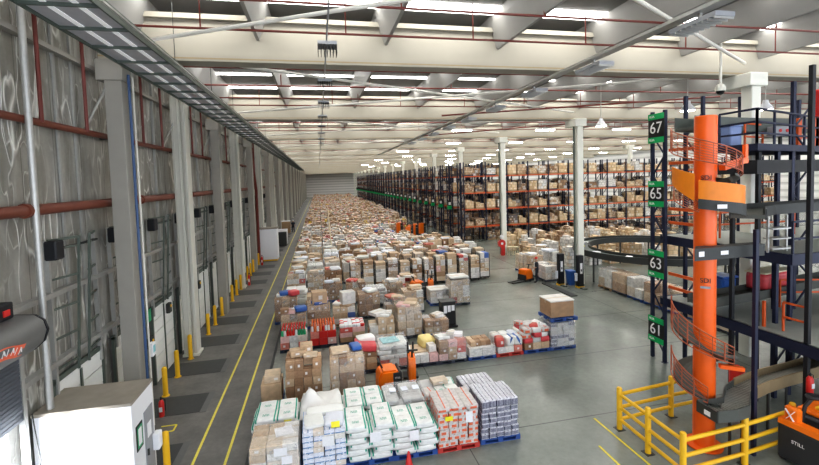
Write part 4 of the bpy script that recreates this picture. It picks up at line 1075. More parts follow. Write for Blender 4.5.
o = MB().box(14.85, 15.3, 23.0, 26.5, .0, .05).obj('machine_ramp', 'dark steel', None); tag(o, 'long dark steel floor plate in front of the wrapping machines', 'ramp')
o = thing('waste_bin', 'blue wheeled bin between the two wrapping machine towers', 'bin', (16.32, 25.3, 0))
MB().add([(-.22, -.24, .08), (.22, -.24, .08), (.22, .24, .08), (-.22, .24, .08), (-.3, -.32, 1.0), (.3, -.32, 1.0), (.3, .32, 1.0), (-.3, .32, 1.0)], [(0, 3, 2, 1), (4, 5, 6, 7), (0, 1, 5, 4), (1, 2, 6, 5), (2, 3, 7, 6), (3, 0, 4, 7)]).obj('bin_body', 'blue plastic', o, bevel=.02)
MB().box(-.33, .33, -.35, .35, 1.0, 1.06).obj('lid', 'blue plastic', o, bevel=.02)
o.scale = (.8, .8, 1)
for sx in (-1, 1): MB().cyl((sx * .2 - .02, .22, .08), (sx * .2 + .02, .22, .08), .08, 10).obj('wheel', 'black plastic', o)
for i in range(2):
    generic('white', 15.78, 27.25 + i * 1.15, .95, 'silver-white wrapped load %s the wrapping machine plate' % ('beside' if i == 0 else 'at the far end of'), 1, wrap=True, top=False, w=.95)
# hose reel cart at the hose column
o = thing('hose_reel', 'red fire hose reel at the foot of the smaller white column', 'hose reel', (16.75, 37.2, 0))
MB().cyl((0, -.12, 1.15), (0, .12, 1.15), .36, 18).obj('drum', 'red plastic', o, smooth=True); MB().cyl((0, -.16, 1.15), (0, .16, 1.15), .12, 12).obj('hub', 'paper', o)
MB().box(-.06, .3, -.1, .1, 0, .9).obj('stand', 'red plastic', o); MB().lathe([(.15, 1.6), (.2, 1.8), (.1, 1.95)], 10).obj('hood', 'paper', o)
for i, (x, y) in enumerate(((17.6, 37.2), (18.1, 36.9))):
    o = thing('display_stand', 'pale plastic stand %s the smaller white column' % ('against' if i == 0 else 'one step beyond'), 'stand', (x, y, 0))
    MB().box(-.22, .22, -.22, .22, .75, .8).obj('top', 'cream sheet', o)
    for sx in (-1, 1):
        for sy in (-1, 1): MB().bar((sx * .18, sy * .18, 0), (sx * .2, sy * .2, .75), .04).obj('leg', 'cream sheet', o)

# ------------------------------------------------------------------ forklifts
def stacker(x, y, rz, lb, mast=True, h=1.25, wd=.35, fl=1.6):
    """pedestrian pallet truck: orange rounded hood, dark front plate, tiller, forks"""
    t = thing('pallet_truck', lb, 'pallet truck', (x, y, 0), rz)
    MB().prism_y([(-.38, .12), (.34, .12), (.34, h - .12), (.28, h), (-.26, h), (-.38, h - .2)], -wd, wd).obj('hood', 'forklift orange', t, bevel=.06, seg=2, smooth=True)
    MB().box(.12, .42, -wd - .02, -wd + .01, .2, h - .08).obj('side_panel', 'forklift dark', t); MB().box(.34, .42, -wd - .01, wd + .01, .15, h - .05).obj('front_plate', 'forklift dark', t, bevel=.02)
    text('lettering', 'STILL', .085, t, (.27, -wd - .022, h * .72), (PI / 2, 0, 0))
    MB().box(-.40, .42, -wd - .02, wd + .02, .03, .14).obj('chassis', 'forklift dark', t)
    m = MB().bar((-.2, 0, h), (-.32, 0, h + .28), .06).bar((-.32, -.2, h + .28), (-.32, .2, h + .28), .05); m.obj('tiller', 'black plastic', t)
    MB().box(.42, fl, -.28, -.1, .05, .11).obj('fork', 'dark steel', t); MB().box(.42, fl, .1, .28, .05, .11).obj('fork', 'dark steel', t)
    for sy in (-1, 1): MB().cyl((-.2, sy * .38 - .03, .09), (-.2, sy * .38 + .03, .09), .09, 12).obj('wheel', 'black plastic', t)
    if mast:
        for sy in (-1, 1): MB().bar((.42, sy * wd * .8, .1), (.42, sy * wd * .8, max(1.45, h + .3)), .07).obj('mast_rail', 'black steel', t)
    return t
stacker(2.12, 14.45, .05, 'orange stacker truck with black side between the wrapped load and white sacks', False, .92, .35, .5)
stacker(3.05, 14.75, 1.45, 'slim orange and black stacker truck behind the clear-wrapped sacks', True, 1.15, .12, .9)
stacker(5.75, 25.35, .2, 'orange stacker truck among pallets ahead of the roll cages', False, 1.2)
stacker(6.85, 26.3, 1.4, 'narrow orange and black stacker beside the low grey load', True, 1.0, .17)
for i, (x, y) in enumerate(((9.6 + 1.2, 51.5), (11.0 + .3, 53.2), (12.2, 54.2), (13.3, 54.9), (10.6, 57))):
    stacker(x, y, random.uniform(-.4, .4), 'distant orange truck parked by the rack ends, %s from the dock side' % ORD[i + 1], i % 2 == 0, 1.6, .35, .75)
# low orange pallet truck held by the walking worker
t = thing('pallet_truck', 'low orange pallet truck beside the red-capped worker', 'pallet truck', (14.15, 27.55, 0), PI + .35)
MB().prism_y([(-.45, .15), (.25, .15), (.32, .5), (.28, .85), (-.30, .85), (-.45, .6)], -.36, .36).obj('hood', 'forklift orange', t, bevel=.05, seg=2, smooth=True)
MB().box(-.5, .35, -.38, .38, .04, .2).obj('chassis', 'forklift dark', t); MB().box(.25, .36, -.34, .34, .2, .5).obj('front_plate', 'forklift dark', t)
for sy in (-.2, .2): MB().box(.35, 1.45, sy - .09, sy + .09, .05, .11).obj('fork', 'dark steel', t)
MB().bar((-.3, 0, .8), (-.42, 0, 1.12), .06).bar((-.42, -.22, 1.12), (-.42, .22, 1.12), .05).obj('tiller', 'black plastic', t)
MB().cyl((-.1, -.4, .1), (-.1, .4, .1), .1, 12).obj('wheel', 'black plastic', t)

# ------------------------------------------------------------------ people
def person(name, label, loc, rz, cap, pose='walk', scale=1.):
    """one continuous skinned body, clothes cut from it as children"""
    V = []; E = []; R = []
    def chain(start, pts):
        i = start
        for p, r in pts:
            V.append(Vector(p)); R.append(r)
            if i is not None: E.append((i, len(V) - 1))
            i = len(V) - 1
        return i
    pel = chain(None, [((0, 0, .94), .125)])
    ch = chain(pel, [((0, .0, 1.08), .125), ((0, -.01, 1.25), .14), ((0, -.005, 1.38), .125)])
    neck = chain(ch, [((0, -.01, 1.46), .058), ((0, -.02, 1.53), .055), ((0, -.03, 1.60), .088), ((0, -.03, 1.68), .094), ((0, -.025, 1.73), .06)])
    st = .16 if pose == 'walk' else .04
    for s in (-1, 1):
        f = s * st
        k = chain(pel, [((s * .09, 0, .88), .1), ((s * .105, -f * .9 - .03, .50), .068), ((s * .105, -f * 1.0 + (.06 if f < 0 else 0), .10), .045), ((s * .11, -f - .05, .05), .042), ((s * .115, -f - .17, .04), .035)])
        # arms: s=-1 reaches forward to the truck, other hangs
        if pose == 'reach' and s == 1: a = [((s * .18, 0, 1.37), .066), ((s * .24, -.05, 1.12), .048), ((s * .20, -.28, 1.05), .036), ((s * .19, -.36, 1.05), .034)]
        else: a = [((s * .18, 0, 1.37), .066), ((s * .25, .03 + f * .2, 1.12), .048), ((s * .26, -.08 + f * .3, .90), .035), ((s * .26, -.10 + f * .3, .82), .036)]
        h = chain(ch, a)
        w = V[h]; d = (V[h] - V[h - 1]).normalized(); side = Vector((0, 0, 1)).cross(d)
        if side.length < .3: side = Vector((0, 1, 0))
        side.normalize()
        for q in range(4):
            o = side * ((q - 1.5) * .02); ln = (.075, .085, .08, .062)[q]
            chain(h, [(w + o + d * .04, .0095), (w + o * 1.15 + d * (.04 + ln * .55), .0085), (w + o * 1.15 + d * (.035 + ln) + Vector((0, -.012, -.01)), .0075)])
        chain(h, [(w + side * -.035 + d * .0, .011), (w + side * -.055 + d * .045, .009)])
    me = bpy.data.meshes.new('body'); me.from_pydata([tuple(v) for v in V], E, [])
    o = bpy.data.objects.new('tmp', me); LINK(o)
    md = o.modifiers.new('s', 'SKIN'); md.use_smooth_shade = True
    for i, v in enumerate(me.skin_vertices[0].data): v.radius = (R[i], R[i]); v.use_root = (i == 0)
    o.modifiers.new('d', 'SUBSURF').levels = 1; o.modifiers['d'].render_levels = 1
    dg = bpy.context.evaluated_depsgraph_get(); dg.update()
    bm = bpy.data.meshes.new_from_object(o.evaluated_get(dg)); bpy.data.objects.remove(o)
    bm.materials.clear(); bm.materials.append(MATS['skin']); bm.name = 'body'
    # nose, ears and brow by pulling vertices near the face
    for v in bm.vertices:
        d = (v.co - Vector((0, -.125, 1.645))).length
        if d < .03: v.co.y -= .02 * (1 - d / .03)
    root = thing(name, label, 'person', loc, rz); root.scale = (scale,) * 3
    body = bpy.data.objects.new('body', bm); LINK(body); body.parent = root
    def cut(nm, test, mat, off):
        src = bmesh.new(); src.from_mesh(bm); bmesh.ops.delete(src, geom=[f for f in src.faces if not test(f.calc_center_median())], context='FACES')
        src.normal_update()
        for v in src.verts: v.co += v.normal * off
        m2 = bpy.data.meshes.new(nm); src.to_mesh(m2); src.free(); m2.materials.append(MATS[mat]); q = bpy.data.objects.new(nm, m2); LINK(q); q.parent = root; return q
    cut('shirt', lambda c: .93 < c.z < 1.47 and not (abs(c.x) > .17 and c.z < 1.12) and c.y > -.2, 'dark cloth', .014)
    cut('trousers', lambda c: .09 < c.z <= .97 and abs(c.x) < .19, 'dark cloth', .012)
    cut('shoes', lambda c: c.z <= .12, 'black plastic', .012)
    cp = MB().lathe([(.107, 1.68), (.108, 1.71), (.095, 1.77), (.06, 1.80), (.02, 1.81)], 16, (0, -.03, 0)); cp.box(-.07, .07, -.21, -.10, 1.685, 1.70); cp.obj('cap', cap, root, smooth=True)
    for s in (-1, 1):
        MB().lathe([(.004, -.008), (.011, 0), (.004, .008)], 8, (s * .033, -.117, 1.668)).obj('eye', 'sign black', root)
        MB().box(s * .095 - .012, s * .095 + .012, -.045, -.005, 1.63, 1.68).obj('ear', 'skin', root, bevel=.005)
    MB().box(-.025, .025, -.118, -.108, 1.59, 1.598).obj('mouth', 'red wrap', root)
person('person', 'worker in dark clothes and red cap standing beside an orange pallet truck', (14.72, 26.9, 0), -PI / 2 - .3, 'red cap', 'reach')
person('person', 'distant worker in dark clothes and white helmet walking down the dock lane', (-4.0, 66.2, 0), .15, 'paper', 'walk', 1.03)

# ------------------------------------------------------------------ tower signs, spiral, mezzanine
t = thing('sign_tower', 'navy upright tower carrying the black and green number signs', 'rack tower', (13.03, 13.82, 0))
for yy in (.05, .67): MB().box(-.06, .06, yy - .05, yy + .05, 0, 9.85).obj('post', 'navy steel', t)
z = .35; s = 0
while z < 9.3:
    a, b = ((.08, .64), (.64, .08))[s]; MB().bar((0, a, z), (0, b, z + .75), .05, .04).obj('brace', 'navy steel', t); z += .78; s ^= 1
MB().box(-.1, .1, -.03, .13, 0, .02).obj('foot', 'navy steel', t)
for n, z0, z1 in (('67', 8.62, 9.75), ('65', 6.13, 7.13), ('63', 3.33, 4.40), ('61', .70, 1.72)):
    sg = MB().box(-.12, -.08, -.02, .76, z0, z1).obj('number_sign', 'sign black', t, label='black sign reading %s between green bands' % n)
    for zz in (z0, z1 - .22):
        MB().box(-.13, -.12, -.02, .76, zz, zz + .22).obj('green_band', 'sign green', sg)
        text('lettering', 'RUA', .13, sg, (-.135, .56, zz + .11), (PI / 2, 0, -PI / 2))
    text('sign_number', n, .62, sg, (-.125, .37, (z0 + z1) / 2), (PI / 2, 0, -PI / 2), ext=.006)
# orange guard rails from the sign tower toward the camera, per level
t = thing('mezzanine', 'navy steel mezzanine with three decks behind the orange spiral chute', 'platform', (13.4, 9.2, 0))
DK = [2.45, 4.95]
for z in DK:
    MB().box(-.1, 10, -3.0 if z < 3 else .4, 5.2, z - .02, z + .03).obj('deck', 'deck grey', t)
    MB().box(-.12, -.02, -3.0 if z < 3 else .4, 5.0, z - .30, z + .03).obj('deck_beam', 'navy steel', t)
    MB().box(-.1, 10, (-3.0 if z < 3 else .35), (-2.9 if z < 3 else .45), z - .28, z + .04).obj('deck_beam', 'navy steel', t)
    MB().box(-.1, 10, 5.1, 5.2, z - .28, z + .04).obj('deck_beam', 'navy steel', t)
for (x, y, h) in ((.05, 2.3, 8.2), (0, 0, 10.3), (2.3, 2.65, 5), (2.95, 2.5, 5), (.15, 1.55, 8.02), (.9, 1.55, 8.02), (2.6, .2, 10.3), (2.4, 2.2, 10.4), (1.5, 4.8, 10.4), (.7, 4.8, 10.4), (3.3, 4.8, 10.4), (5.2, .6, 10.3), (6.3, 4.8, 10.3), (7.8, .6, 8.), (1.55, 1.6, 8.02)):
    MB().box(x - .055, x + .055, y - .055, y + .055, 0, h).obj('post', 'black steel' if (x, y) in ((0, 0), (.05, 2.3), (.15, 1.55)) else 'navy steel', t)
for (a, b) in (((2.3, 2.65), (2.95, 2.5)), ((.7, 4.8), (1.5, 4.8)), ((2.6, .2), (3.9, .3)), ((2.4, 2.2), (3.5, 2.3))):
    z = .4; s = 0
    while z < (2. if a[0] < 2.31 and a[1] == 2.65 else 9.2):
        p, q = ((a, b), (b, a))[s]; MB().bar((*p, z), (*q, z + 1.0), .045).obj('brace', 'navy steel', t); z += 1.05; s ^= 1
# orange edge rails along x=0 side (posts and two rails) on deck levels
for z in (2.45, 4.95, 7.3):
    for dz in ((.60, 1.12) if z < 7 else (.5, 1.0)):
        MB().bar((-.30, 3.0, z + dz), (-.30, 4.55, z + dz), .055, .11).obj('orange_rail', 'rack orange', t)
    for yy in (3.2,): MB().bar((-.30, yy, z), (-.30, yy, z + 1.12), .08).obj('orange_post', 'rack orange', t)
# top walkway: chamfered platform with fascia and railing
P = [(-1.2, .5), (3.6, 2.2), (8.6, 3.6), (8.6, 5.2), (3.2, 4.4), (-1.2, 1.8)]
MB().prism(P, 8.02, 8.22).obj('walkway_deck', 'navy steel', t)
MB().prism([(x * .97 + .1, y + .12) for x, y in P], 7.35, 7.75).obj('walkway_girder', 'black steel', t)
def rail(pts, z, hs, mat, post=1.):
    for a, b in zip(pts, pts[1:]):
        for h in hs: MB().bar((*a, z + h), (*b, z + h), .055).obj('hand_rail', mat, t)
        d = (Vector(b) - Vector(a)).length; n = max(1, round(d / post))
        for i in range(n + 1):
            q = Vector(a).lerp(Vector(b), i / n); MB().bar((q.x, q.y, z), (q.x, q.y, z + hs[-1]), .05).obj('rail_post', mat, t)
rail([(-1.18, 1.7), (-1.18, .55), (3.55, 2.25), (8.5, 3.65)], 8.22, (.3, .62, .98), 'navy steel', 1.25)
rail([(.0, .42), (2.3, .42), (5.2, .42), (9, .42)], 4.98, (.45, .95), 'navy steel', 1.2)
rail([(1.0, 3.6), (4.2, 3.4)], 4.98, (.5, .95), 'rack orange', 1.5)
rail([(2.7, 2.75), (4.6, 2.2)], 2.48, (.55, 1.0), 'rack orange', 2.)
rail([(.42, .95), (.46, .32)], 2.48, (.45, .9), 'rack orange', 2.)
MB().bar((.28, 1.42, 2.48), (.28, 1.42, 3.3), .07).obj('orange_post', 'rack orange', t)
rail([(1.0, 2.7), (2.4, 3.2)], 8.22, (.4, .85), 'rack orange', 1.3)
for px_ in (3.4, 4.1): MB().bar((px_, 2.75, 8.22), (px_, 2.75, 9.25), .14).obj('orange_post', 'rack orange', t)
rail([(3.4, 2.8), (6.4, 3.4)], 8.22, (.35, .72), 'rack orange', 1.5)
# control light box on the top walkway
c = thing('signal_box', 'grey control box with two red lamps on the upper walkway', 'control box', (16.2, 12.1, 8.22))
MB().box(-.4, .4, -.15, .15, .4, .75).obj('housing', 'grey panel', c); MB().bar((0, 0, 0), (0, 0, .4), .08).obj('post', 'dark steel', c)
for sx in (-.2, .1): MB().cyl((sx, -.17, .6), (sx, -.15, .6), .06, 10).obj('lamp', 'red plastic', c)
# spiral chute
SX, SY = 10.02, 9.33
t = thing('spiral_chute', 'bright orange spiral chute tube with wire guards and orange panels', 'spiral chute', (SX, SY, 0))
MB().lathe([(.26, 0), (.26, 8.9), (.24, 8.92)], 32).obj('centre_tube', 'tube orange', t, smooth=True)
MB().lathe([(.45, .02), (.45, .05), (.27, .06)], 24).obj('base_plate', 'tube orange', t)
for z in (7.30, 4.60):
    text('lettering', 'SDI', .17, t, (-.19, -.20, z), (PI / 2, 0, -.762), 'sign black')
    MB().box(-.11, .11, -.275, -.255, -.03, .03).obj('nameplate', 'grey panel', t, (0, 0, z - .18)).rotation_euler = (0, 0, -.762)
MB().prism([(-.85, -.50), (1.35, -.50), (1.35, -.18), (-.48, -.18)], 5.22, 5.53).obj('collar', 'dark steel', t)
MB().box(-.72, -.56, -.51, -.50, 5.32, 5.45).obj('collar_label', 'paper', t); MB().box(-.05, .18, -.51, -.50, 5.33, 5.43).obj('collar_label', 'paper', t)
def helix(r, a0, a1, z0, z1, n=48): return [(r * math.cos(a0 + (a1 - a0) * i / n), r * math.sin(a0 + (a1 - a0) * i / n), z0 + (z1 - z0) * i / n) for i in range(n + 1)]
def trough(a0, a1, z0, z1, r0=.26, r1=.72, mat='belt grey', n=48):
    vs = []; fs = []
    for i in range(n + 1):
        a = a0 + (a1 - a0) * i / n; z = z0 + (z1 - z0) * i / n
        for r, dz in ((r0, 0), (r1 * .75, -.02), (r1, .12), (r1, .06), (r0, -.08)): vs.append((r * math.cos(a), r * math.sin(a), z + dz))
    for i in range(n):
        for e in range(5): e2 = (e + 1) % 5; fs.append((5 * i + e, 5 * i + e2, 5 * i + 5 + e2, 5 * i + 5 + e))
    return MB().add(vs, fs).obj('chute_trough', mat, t, smooth=True)
def wires(a0, a1, z0, z1, h0, h1, n=6, r=.76):
    for k in range(n):
        q = k / (n - 1)
        MB().tube(helix(r - .05 * math.sin(q * PI), a0, a1, z0 + h0 * q, z1 + h1 * q, 40), .008 if 0 < k < n - 1 else .017, 5).obj('guard_wire', 'mesh red', t)
    m = max(2, int(abs(a1 - a0) / .34))
    for i in range(m + 1):
        a = a0 + (a1 - a0) * i / m; z = z0 + (z1 - z0) * i / m; h = h0 + (h1 - h0) * i / m
        MB().bar((r * math.cos(a), r * math.sin(a), z), (r * math.cos(a), r * math.sin(a), z + h), .012 if i % 3 else .024).obj('guard_post', 'mesh red', t)
hz = lambda a: 3.05 - 1.3 * (a - 3.0) / (2 * PI)
trough(1.6, 4.4 + 2 * PI, hz(1.6), hz(4.4 + 2 * PI) - .08)
wires(2.3, 4.85, hz(2.3) + .05, hz(4.85) - .1, .78, .42); wires(2.4 + 2 * PI, 4.0 + 2 * PI, hz(2.4 + 2 * PI) + .05, hz(4. + 2 * PI), .72, .40)
trough(4.9, 2 * PI + .9, 7.3, 6.9); wires(2.3, 5.9, 8.05, 7.3, .62, .38, 9, .78)
wires(2.75, 3.72, 6.72, 6.45, .45, .25, 7, .76)
def panel(pts, h, r, nm, mat, th=.03, n=10):
    # curved sheet through (angle, bottom z, top z) stations
    vs = []; fs = []
    for (a0, b0, t0), (a1, b1, t1) in zip(pts, pts[1:]):
        for i in range(n):
            q = i / n; a = a0 + (a1 - a0) * q; b = b0 + (b1 - b0) * q; tt = t0 + (t1 - t0) * q
            for rad, z in ((r, b), (r, tt), (r - th, tt), (r - th, b)): vs.append((rad * math.cos(a), rad * math.sin(a), z))
    k = len(vs) // 4
    for i in range(k - 1):
        for e in range(4): e2 = (e + 1) % 4; fs.append((4 * i + e, 4 * i + e2, 4 * i + 4 + e2, 4 * i + 4 + e))
    fs += [(0, 1, 2, 3), (4 * k - 1, 4 * k - 2, 4 * k - 3, 4 * k - 4)]
    return MB().add(vs, fs).obj(nm, mat, t)
panel([(2.72, 7.16, 7.62), (3.70, 6.68, 7.40)], 0, .80, 'guard_panel', 'guard orange')
panel([(3.72, 6.79, 7.26), (4.4, 6.72, 7.18), (4.95, 6.66, 7.12), (5.5, 6.58, 7.05)], 0, .84, 'guard_panel', 'guard orange')
panel([(3.72, 6.54, 6.79), (4.6, 6.44, 6.70), (5.5, 6.28, 6.60)], 0, .86, 'chute_side', 'dark steel', .06)
MB().box(-.11, .11, -.88, -.865, -.05, .05).obj('chute_label', 'paper', t, (-.10, 0, 6.60)).rotation_euler = (0, 0, -.33)
MB().bar((.15, -.34, 7.55), (1.05, -.2, 7.75), .16, .14).obj('orange_bracket', 'tube orange', t); MB().bar((1.05, -.2, 7.65), (1.05, -.2, 8.15), .09).obj('orange_bracket', 'tube orange', t)
MB().bar((.1, -.36, 2.35), (.6, -.6, 2.30), .12, .1).obj('orange_bracket', 'tube orange', t)
# upper feed conveyors into the spiral
def conveyor(name, label, pts, z, w=.65, side=.28, mat='belt grey', smat='dark steel', legs=0, rollers=False, z2=None):
    t = thing(name, label, 'conveyor', (0, 0, 0)); n = len(pts)
    P = [Vector((p[0], p[1])) for p in pts]; Z = [z + ((z2 if z2 is not None else z) - z) * i / (n - 1) for i in range(n)]
    N = []
    for i in range(n):
        d = (P[min(i + 1, n - 1)] - P[max(i - 1, 0)]).normalized(); N.append(Vector((-d.y, d.x)))
    def strip(o0, o1, dz0, dz1, nm, mt):
        vs = []; fs = []
        for i in range(n):
            for o, dz in ((o0, dz0), (o1, dz0), (o1, dz1), (o0, dz1)): q = P[i] + N[i] * o; vs.append((q.x, q.y, Z[i] + dz))
        for i in range(n - 1):
            for e in range(4): e2 = (e + 1) % 4; fs.append((4 * i + e, 4 * i + e2, 4 * i + 4 + e2, 4 * i + 4 + e))
        fs += [(3, 2, 1, 0), (4 * n - 4, 4 * n - 3, 4 * n - 2, 4 * n - 1)]
        return MB().add(vs, fs).obj(nm, mt, t)
    strip(-w / 2, w / 2, -.10, 0, 'belt', mat); strip(-w / 2 - .04, -w / 2, -.12, side - .14, 'side_guard', smat); strip(w / 2, w / 2 + .04, -.12, side - .14, 'side_guard', smat)
    if rollers:
        acc = 0; m = 0
        for i in range(n - 1):
            d = (P[i + 1] - P[i]).length; k = int(d / .11)
            for j in range(k):
                q = P[i].lerp(P[i + 1], j / k); nn = N[i].lerp(N[i + 1], j / k); zz = Z[i] + (Z[i + 1] - Z[i]) * j / k + .012; m += 1
                if m < 90: MB().cyl((q.x - nn.x * w / 2, q.y - nn.y * w / 2, zz), (q.x + nn.x * w / 2, q.y + nn.y * w / 2, zz), .025, 6).obj('roller', 'roller', t)
    for i in range(legs):
        k = round((i + .5) / legs * (n - 1)); q = P[k]
        for o in (-1, 1): c = q + N[k] * (o * w / (4 if rollers and z > 1.3 else 2)); MB().bar((c.x, c.y, legs_z.get(label, 0)), (c.x, c.y, Z[k] - .14), .05).obj('leg', 'dark steel', t)
    return t
legs_z = {}
out = [(9.3, 8.56), (9.85, 8.56), (10.3, 8.66), (10.7, 8.98), (11.1, 9.28), (11.6, 9.50), (12.3, 9.70), (13.2, 9.87), (14.2, 10.02), (15.6, 10.25), (17.5, 10.6), (20, 11)]
o = conveyor('outfeed_conveyor', 'curved dark roller conveyor leading from the foot of the spiral', out[:6], 1.44, .52, .32, 'belt grey', 'belt grey', 1, True, z2=1.24)
MB().box(9.27, 9.29, 8.27, 8.85, 1.32, 1.60).obj('end_plate', 'dark steel', o); MB().box(9.26, 9.27, 8.45, 8.62, 1.38, 1.50).obj('sticker', 'paper', o)
conveyor('outfeed_conveyor', 'long tan-sided roller conveyor continuing from the curved one', out[5:], 1.24, .52, .36, 'roller', 'brown guard', 3, True, z2=1.1)
conveyor('feed_conveyor', 'grey belt conveyor on the middle deck feeding the orange guarded chute', [(10.95, 8.95), (11.6, 9.5), (12.6, 9.95), (13.9, 10.1), (16, 10.3), (20, 10.4)], 6.3, .7, .3, 'belt grey', 'dark steel')
conveyor('feed_conveyor', 'dark belt conveyor on the lower deck carrying the red wrapped bundle', [(12.65, 12.0), (13.4, 12.1), (15, 12.25), (18.4, 12.8), (21, 13.1)], 2.98, .75, .34, 'belt grey', 'belt grey')
conveyor('feed_conveyor', 'grey high conveyor behind the top of the orange tube', [(12.1, 12.05), (12.8, 12.25), (15, 12.6), (19, 12.9)], 8.95, .6, .5, 'belt grey', 'machine grey')
c = thing('wrapped_bundle', 'red wrapped bundle with a cream lid riding the lower-deck conveyor', 'bundle', (16.25, 12.46, 2.99))
inst(SACK, 'bundle_body', c, (-.45, 0, .42), (.8, 1.0, .68), (0, 0, .1), 'red wrap'); inst(SACK, 'bundle_body', c, (.45, .05, .42), (.95, 1.0, .68), (0, 0, -.05), 'red wrap'); MB().box(-.9, .95, -.5, .5, .74, .80).obj('lid', 'cream sheet', c)
c.rotation_euler.z = .16; c.scale = (.92, .68, .95)
o = thing('storage_bin', 'blue barrel-like bin standing on the lower deck', 'bin', (14.95, 13.15, 2.482)); MB().box(-.32, .32, -.3, .3, 0, .95).obj('bin_body', 'blue plastic', o, bevel=.06, seg=2); MB().box(-.35, .35, -.33, .33, .95, 1.02).obj('rim', 'blue plastic', o)
M('dull blue', (.22, .30, .52), .5)
o = thing('storage_bin', 'tall blue box on the upper level behind the orange tube', 'bin', (12.55, 11.3, 7.6)); MB().box(-.22, .22, -.25, .25, 0, .62).obj('bin_body', 'dull blue', o, bevel=.03); MB().box(-.24, .24, -.27, .27, .62, .66).obj('rim', 'dull blue', o)
o.location = (12.75, 11.05, 8.222)
o = thing('wheeled_fire_extinguisher', 'red wheeled extinguisher standing behind the navy post', 'fire extinguisher', (12.9, 10.9, 0)); o.location = (13.05, 10.95, 0)
MB().lathe([(.2, .1), (.22, .15), (.22, .95), (.12, 1.1), (.06, 1.15)], 16).obj('cylinder_body', 'red plastic', o, smooth=True); MB().box(-.06, .08, -.23, -.215, .5, .8).obj('sticker', 'paper', o); MB().box(-.2, .2, -.1, .1, 0, .12).obj('base', 'black plastic', o)
extinguisher(13.28, 9.03, 1.15, 'small red extinguisher hung on the tall black post near the truck', .55)
b = thing('hydrant_box', 'red hydrant box fixed high on the tall post at the upper walkway', 'hydrant box', (13.85, 9.3, 8.9)); MB().box(-.2, .25, -.12, .12, .0, .75).obj('housing', 'red plastic', b, bevel=.02); MB().box(-.12, .18, -.13, -.12, .1, .6).obj('door', 'red plastic', b)
# navy support post of the feed chute
o = MB().box(10.82, 10.91, 8.61, 8.70, 0, 5.95).obj('support_post', 'navy steel', None); tag(o, 'tall navy post standing in front of the curved roller conveyor', 'post')
o = thing('step_ladder', 'small grey steel stair frame on the middle deck under the orange chute', 'ladder', (13.4, 10.05, 4.985))
for sx in (-.35, .35): MB().bar((sx, 0, 0), (sx, 0, 1.1), .05).obj('stile', 'galvanised', o)
for q in range(3): MB().box(-.35, .35, -.15, .15, .1 + q * .3, .14 + q * .3).obj('tread', 'galvanised', o)

# yellow guard rail
t = thing('guard_rail', 'yellow tubular safety rail fencing the foot of the orange spiral', 'guard rail', (8.3, 9.5, 0))
def yl(a, b, zs=(.30, .66, 1.05)):
    for z in zs: MB().cyl((a[0], a[1], z), (b[0], b[1], z), .05, 10).obj('rail', 'safety yellow', t, smooth=True)
def yp(x, y, h=1.22):
    MB().lathe([(.075, 0), (.075, h), (.06, h + .03)], 12, (x, y, 0)).obj('post', 'safety yellow', t, smooth=True); MB().box(x - .12, x + .12, y - .12, y + .12, 0, .015).obj('foot_plate', 'dark steel', t)
t.location = (0, 0, 0)
for p in ((8.34, 10.53), (8.32, 9.41), (8.30, 8.28), (10.29, 10.71), (11.75, 10.8), (9.35 + .95, 8.42), (12.1, 8.62)): yp(*p)
yl((8.34, 10.53), (8.30, 8.28)); yl((8.34, 10.53), (10.29, 10.71)); yl((10.29, 10.71), (11.75, 10.8)); yl((8.30, 8.28), (10.3, 8.42)); yl((10.3, 8.42), (12.1, 8.62))

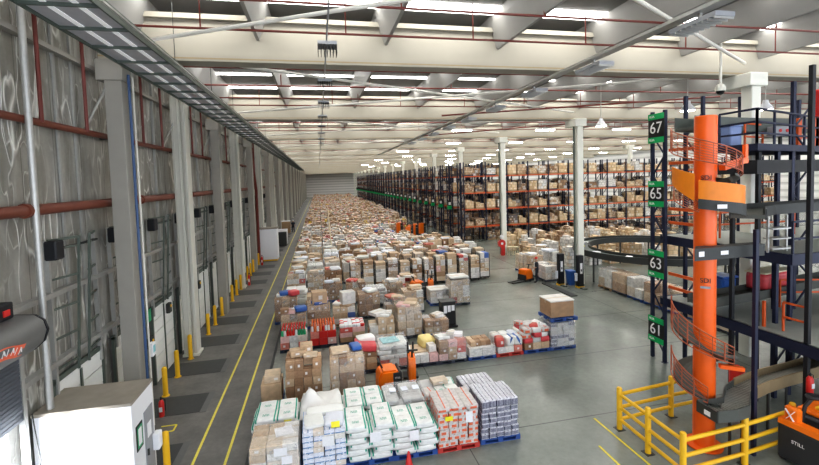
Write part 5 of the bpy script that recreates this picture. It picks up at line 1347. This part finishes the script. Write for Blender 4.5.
# order picker truck at the lower edge
t = thing('order_picker_truck', 'black and orange order picker truck beside the yellow guard rail', 'truck', (11.88, 7.95, 0), .12)
MB().box(-.55, -.45, -.45, .50, .12, 1.0).obj('front_panel', 'forklift dark', t, bevel=.03)
MB().box(-.45, .6, -.5, .5, .06, .35).obj('chassis', 'forklift dark', t, bevel=.03)
MB().prism_y([(-.55, 1.0), (-.2, 1.0), (-.25, 1.12), (-.52, 1.12)], -.46, .50).obj('front_rim', 'forklift orange', t)
MB().box(-.40, -.22, .12, .46, 1.0, 1.45).obj('backrest', 'forklift orange', t, bevel=.05); m = MB().bar((-.42, .2, 1.1), (-.42, .4, 1.38), .06, .01).bar((-.42, .4, 1.1), (-.42, .2, 1.38), .06, .01); m.obj('tape_cross', 'paper', t)
MB().box(.1, .95, -.5, .5, .35, 1.15).obj('battery_cover', 'forklift dark', t, bevel=.05); MB().box(.2, 1.0, -.45, .5, 1.15, 1.28).obj('seat_cover', 'forklift orange', t, bevel=.04)
MB().box(.35, .8, -.3, .2, 1.28, 1.38).obj('seat', 'safety yellow', t, bevel=.03)
MB().tube([(-.1, .25, .9), (-.02, .2, 1.45), (.1, .1, 1.7)], .045, 8).obj('steering_column', 'black plastic', t); MB().lathe([(.13, 0), (.16, .04), (.13, .08)], 14, (.1, .1, 1.68)).obj('steering_wheel', 'black plastic', t)
text('lettering', 'STILL', .12, t, (-.562, .05, .66), (PI / 2, 0, -PI / 2))
# front face lettering faces the camera side too
text('lettering', 'STILL', .16, t, (-.1, -.515, .72), (PI / 2, 0, 0))
for (x, y) in ((-.35, -.45), (-.35, .45), (.7, -.45), (.7, .45)): MB().cyl((x, y - .05, .13), (x, y + .05, .13), .13, 14).obj('wheel', 'black plastic', t)

# ------------------------------------------------------------------ light
wd = bpy.data.worlds.new('world'); sc.world = wd; wd.use_nodes = True
bg = wd.node_tree.nodes['Background']; bg.inputs[0].default_value = (.86, .91, 1., 1); bg.inputs[1].default_value = 1.9
def area(name, loc, sx, sy, power, rot=(0, 0, 0), col=(1, .97, .9)):
    l = bpy.data.lights.new(name, 'AREA'); l.shape = 'RECTANGLE'; l.size = sx; l.size_y = sy; l.energy = power; l.color = col
    l.spread = .5; o = bpy.data.objects.new(name, l); LINK(o); o.location = loc; o.rotation_euler = rot; return o
# daylight pouring in through the open shutter
area('daylight', (-6.95, 8.5, 1.5), 1.0, 1.8, 95, (PI / 2, 0, -.60), (.93, .96, 1.))
sc.view_settings.view_transform = 'Standard'

try: sc.view_settings.look = 'Medium High Contrast'
except Exception as e: print('LOOK', e)
sc.view_settings.exposure = 0.66
sc.cycles.max_bounces = 6; sc.cycles.diffuse_bounces = 3; sc.cycles.glossy_bounces = 3; sc.cycles.transparent_max_bounces = 12; sc.cycles.caustics_reflective = False; sc.cycles.caustics_refractive = False
sc.cycles.use_denoising = True; sc.cycles.use_light_tree = True; sc.cycles.sample_clamp_indirect = 6
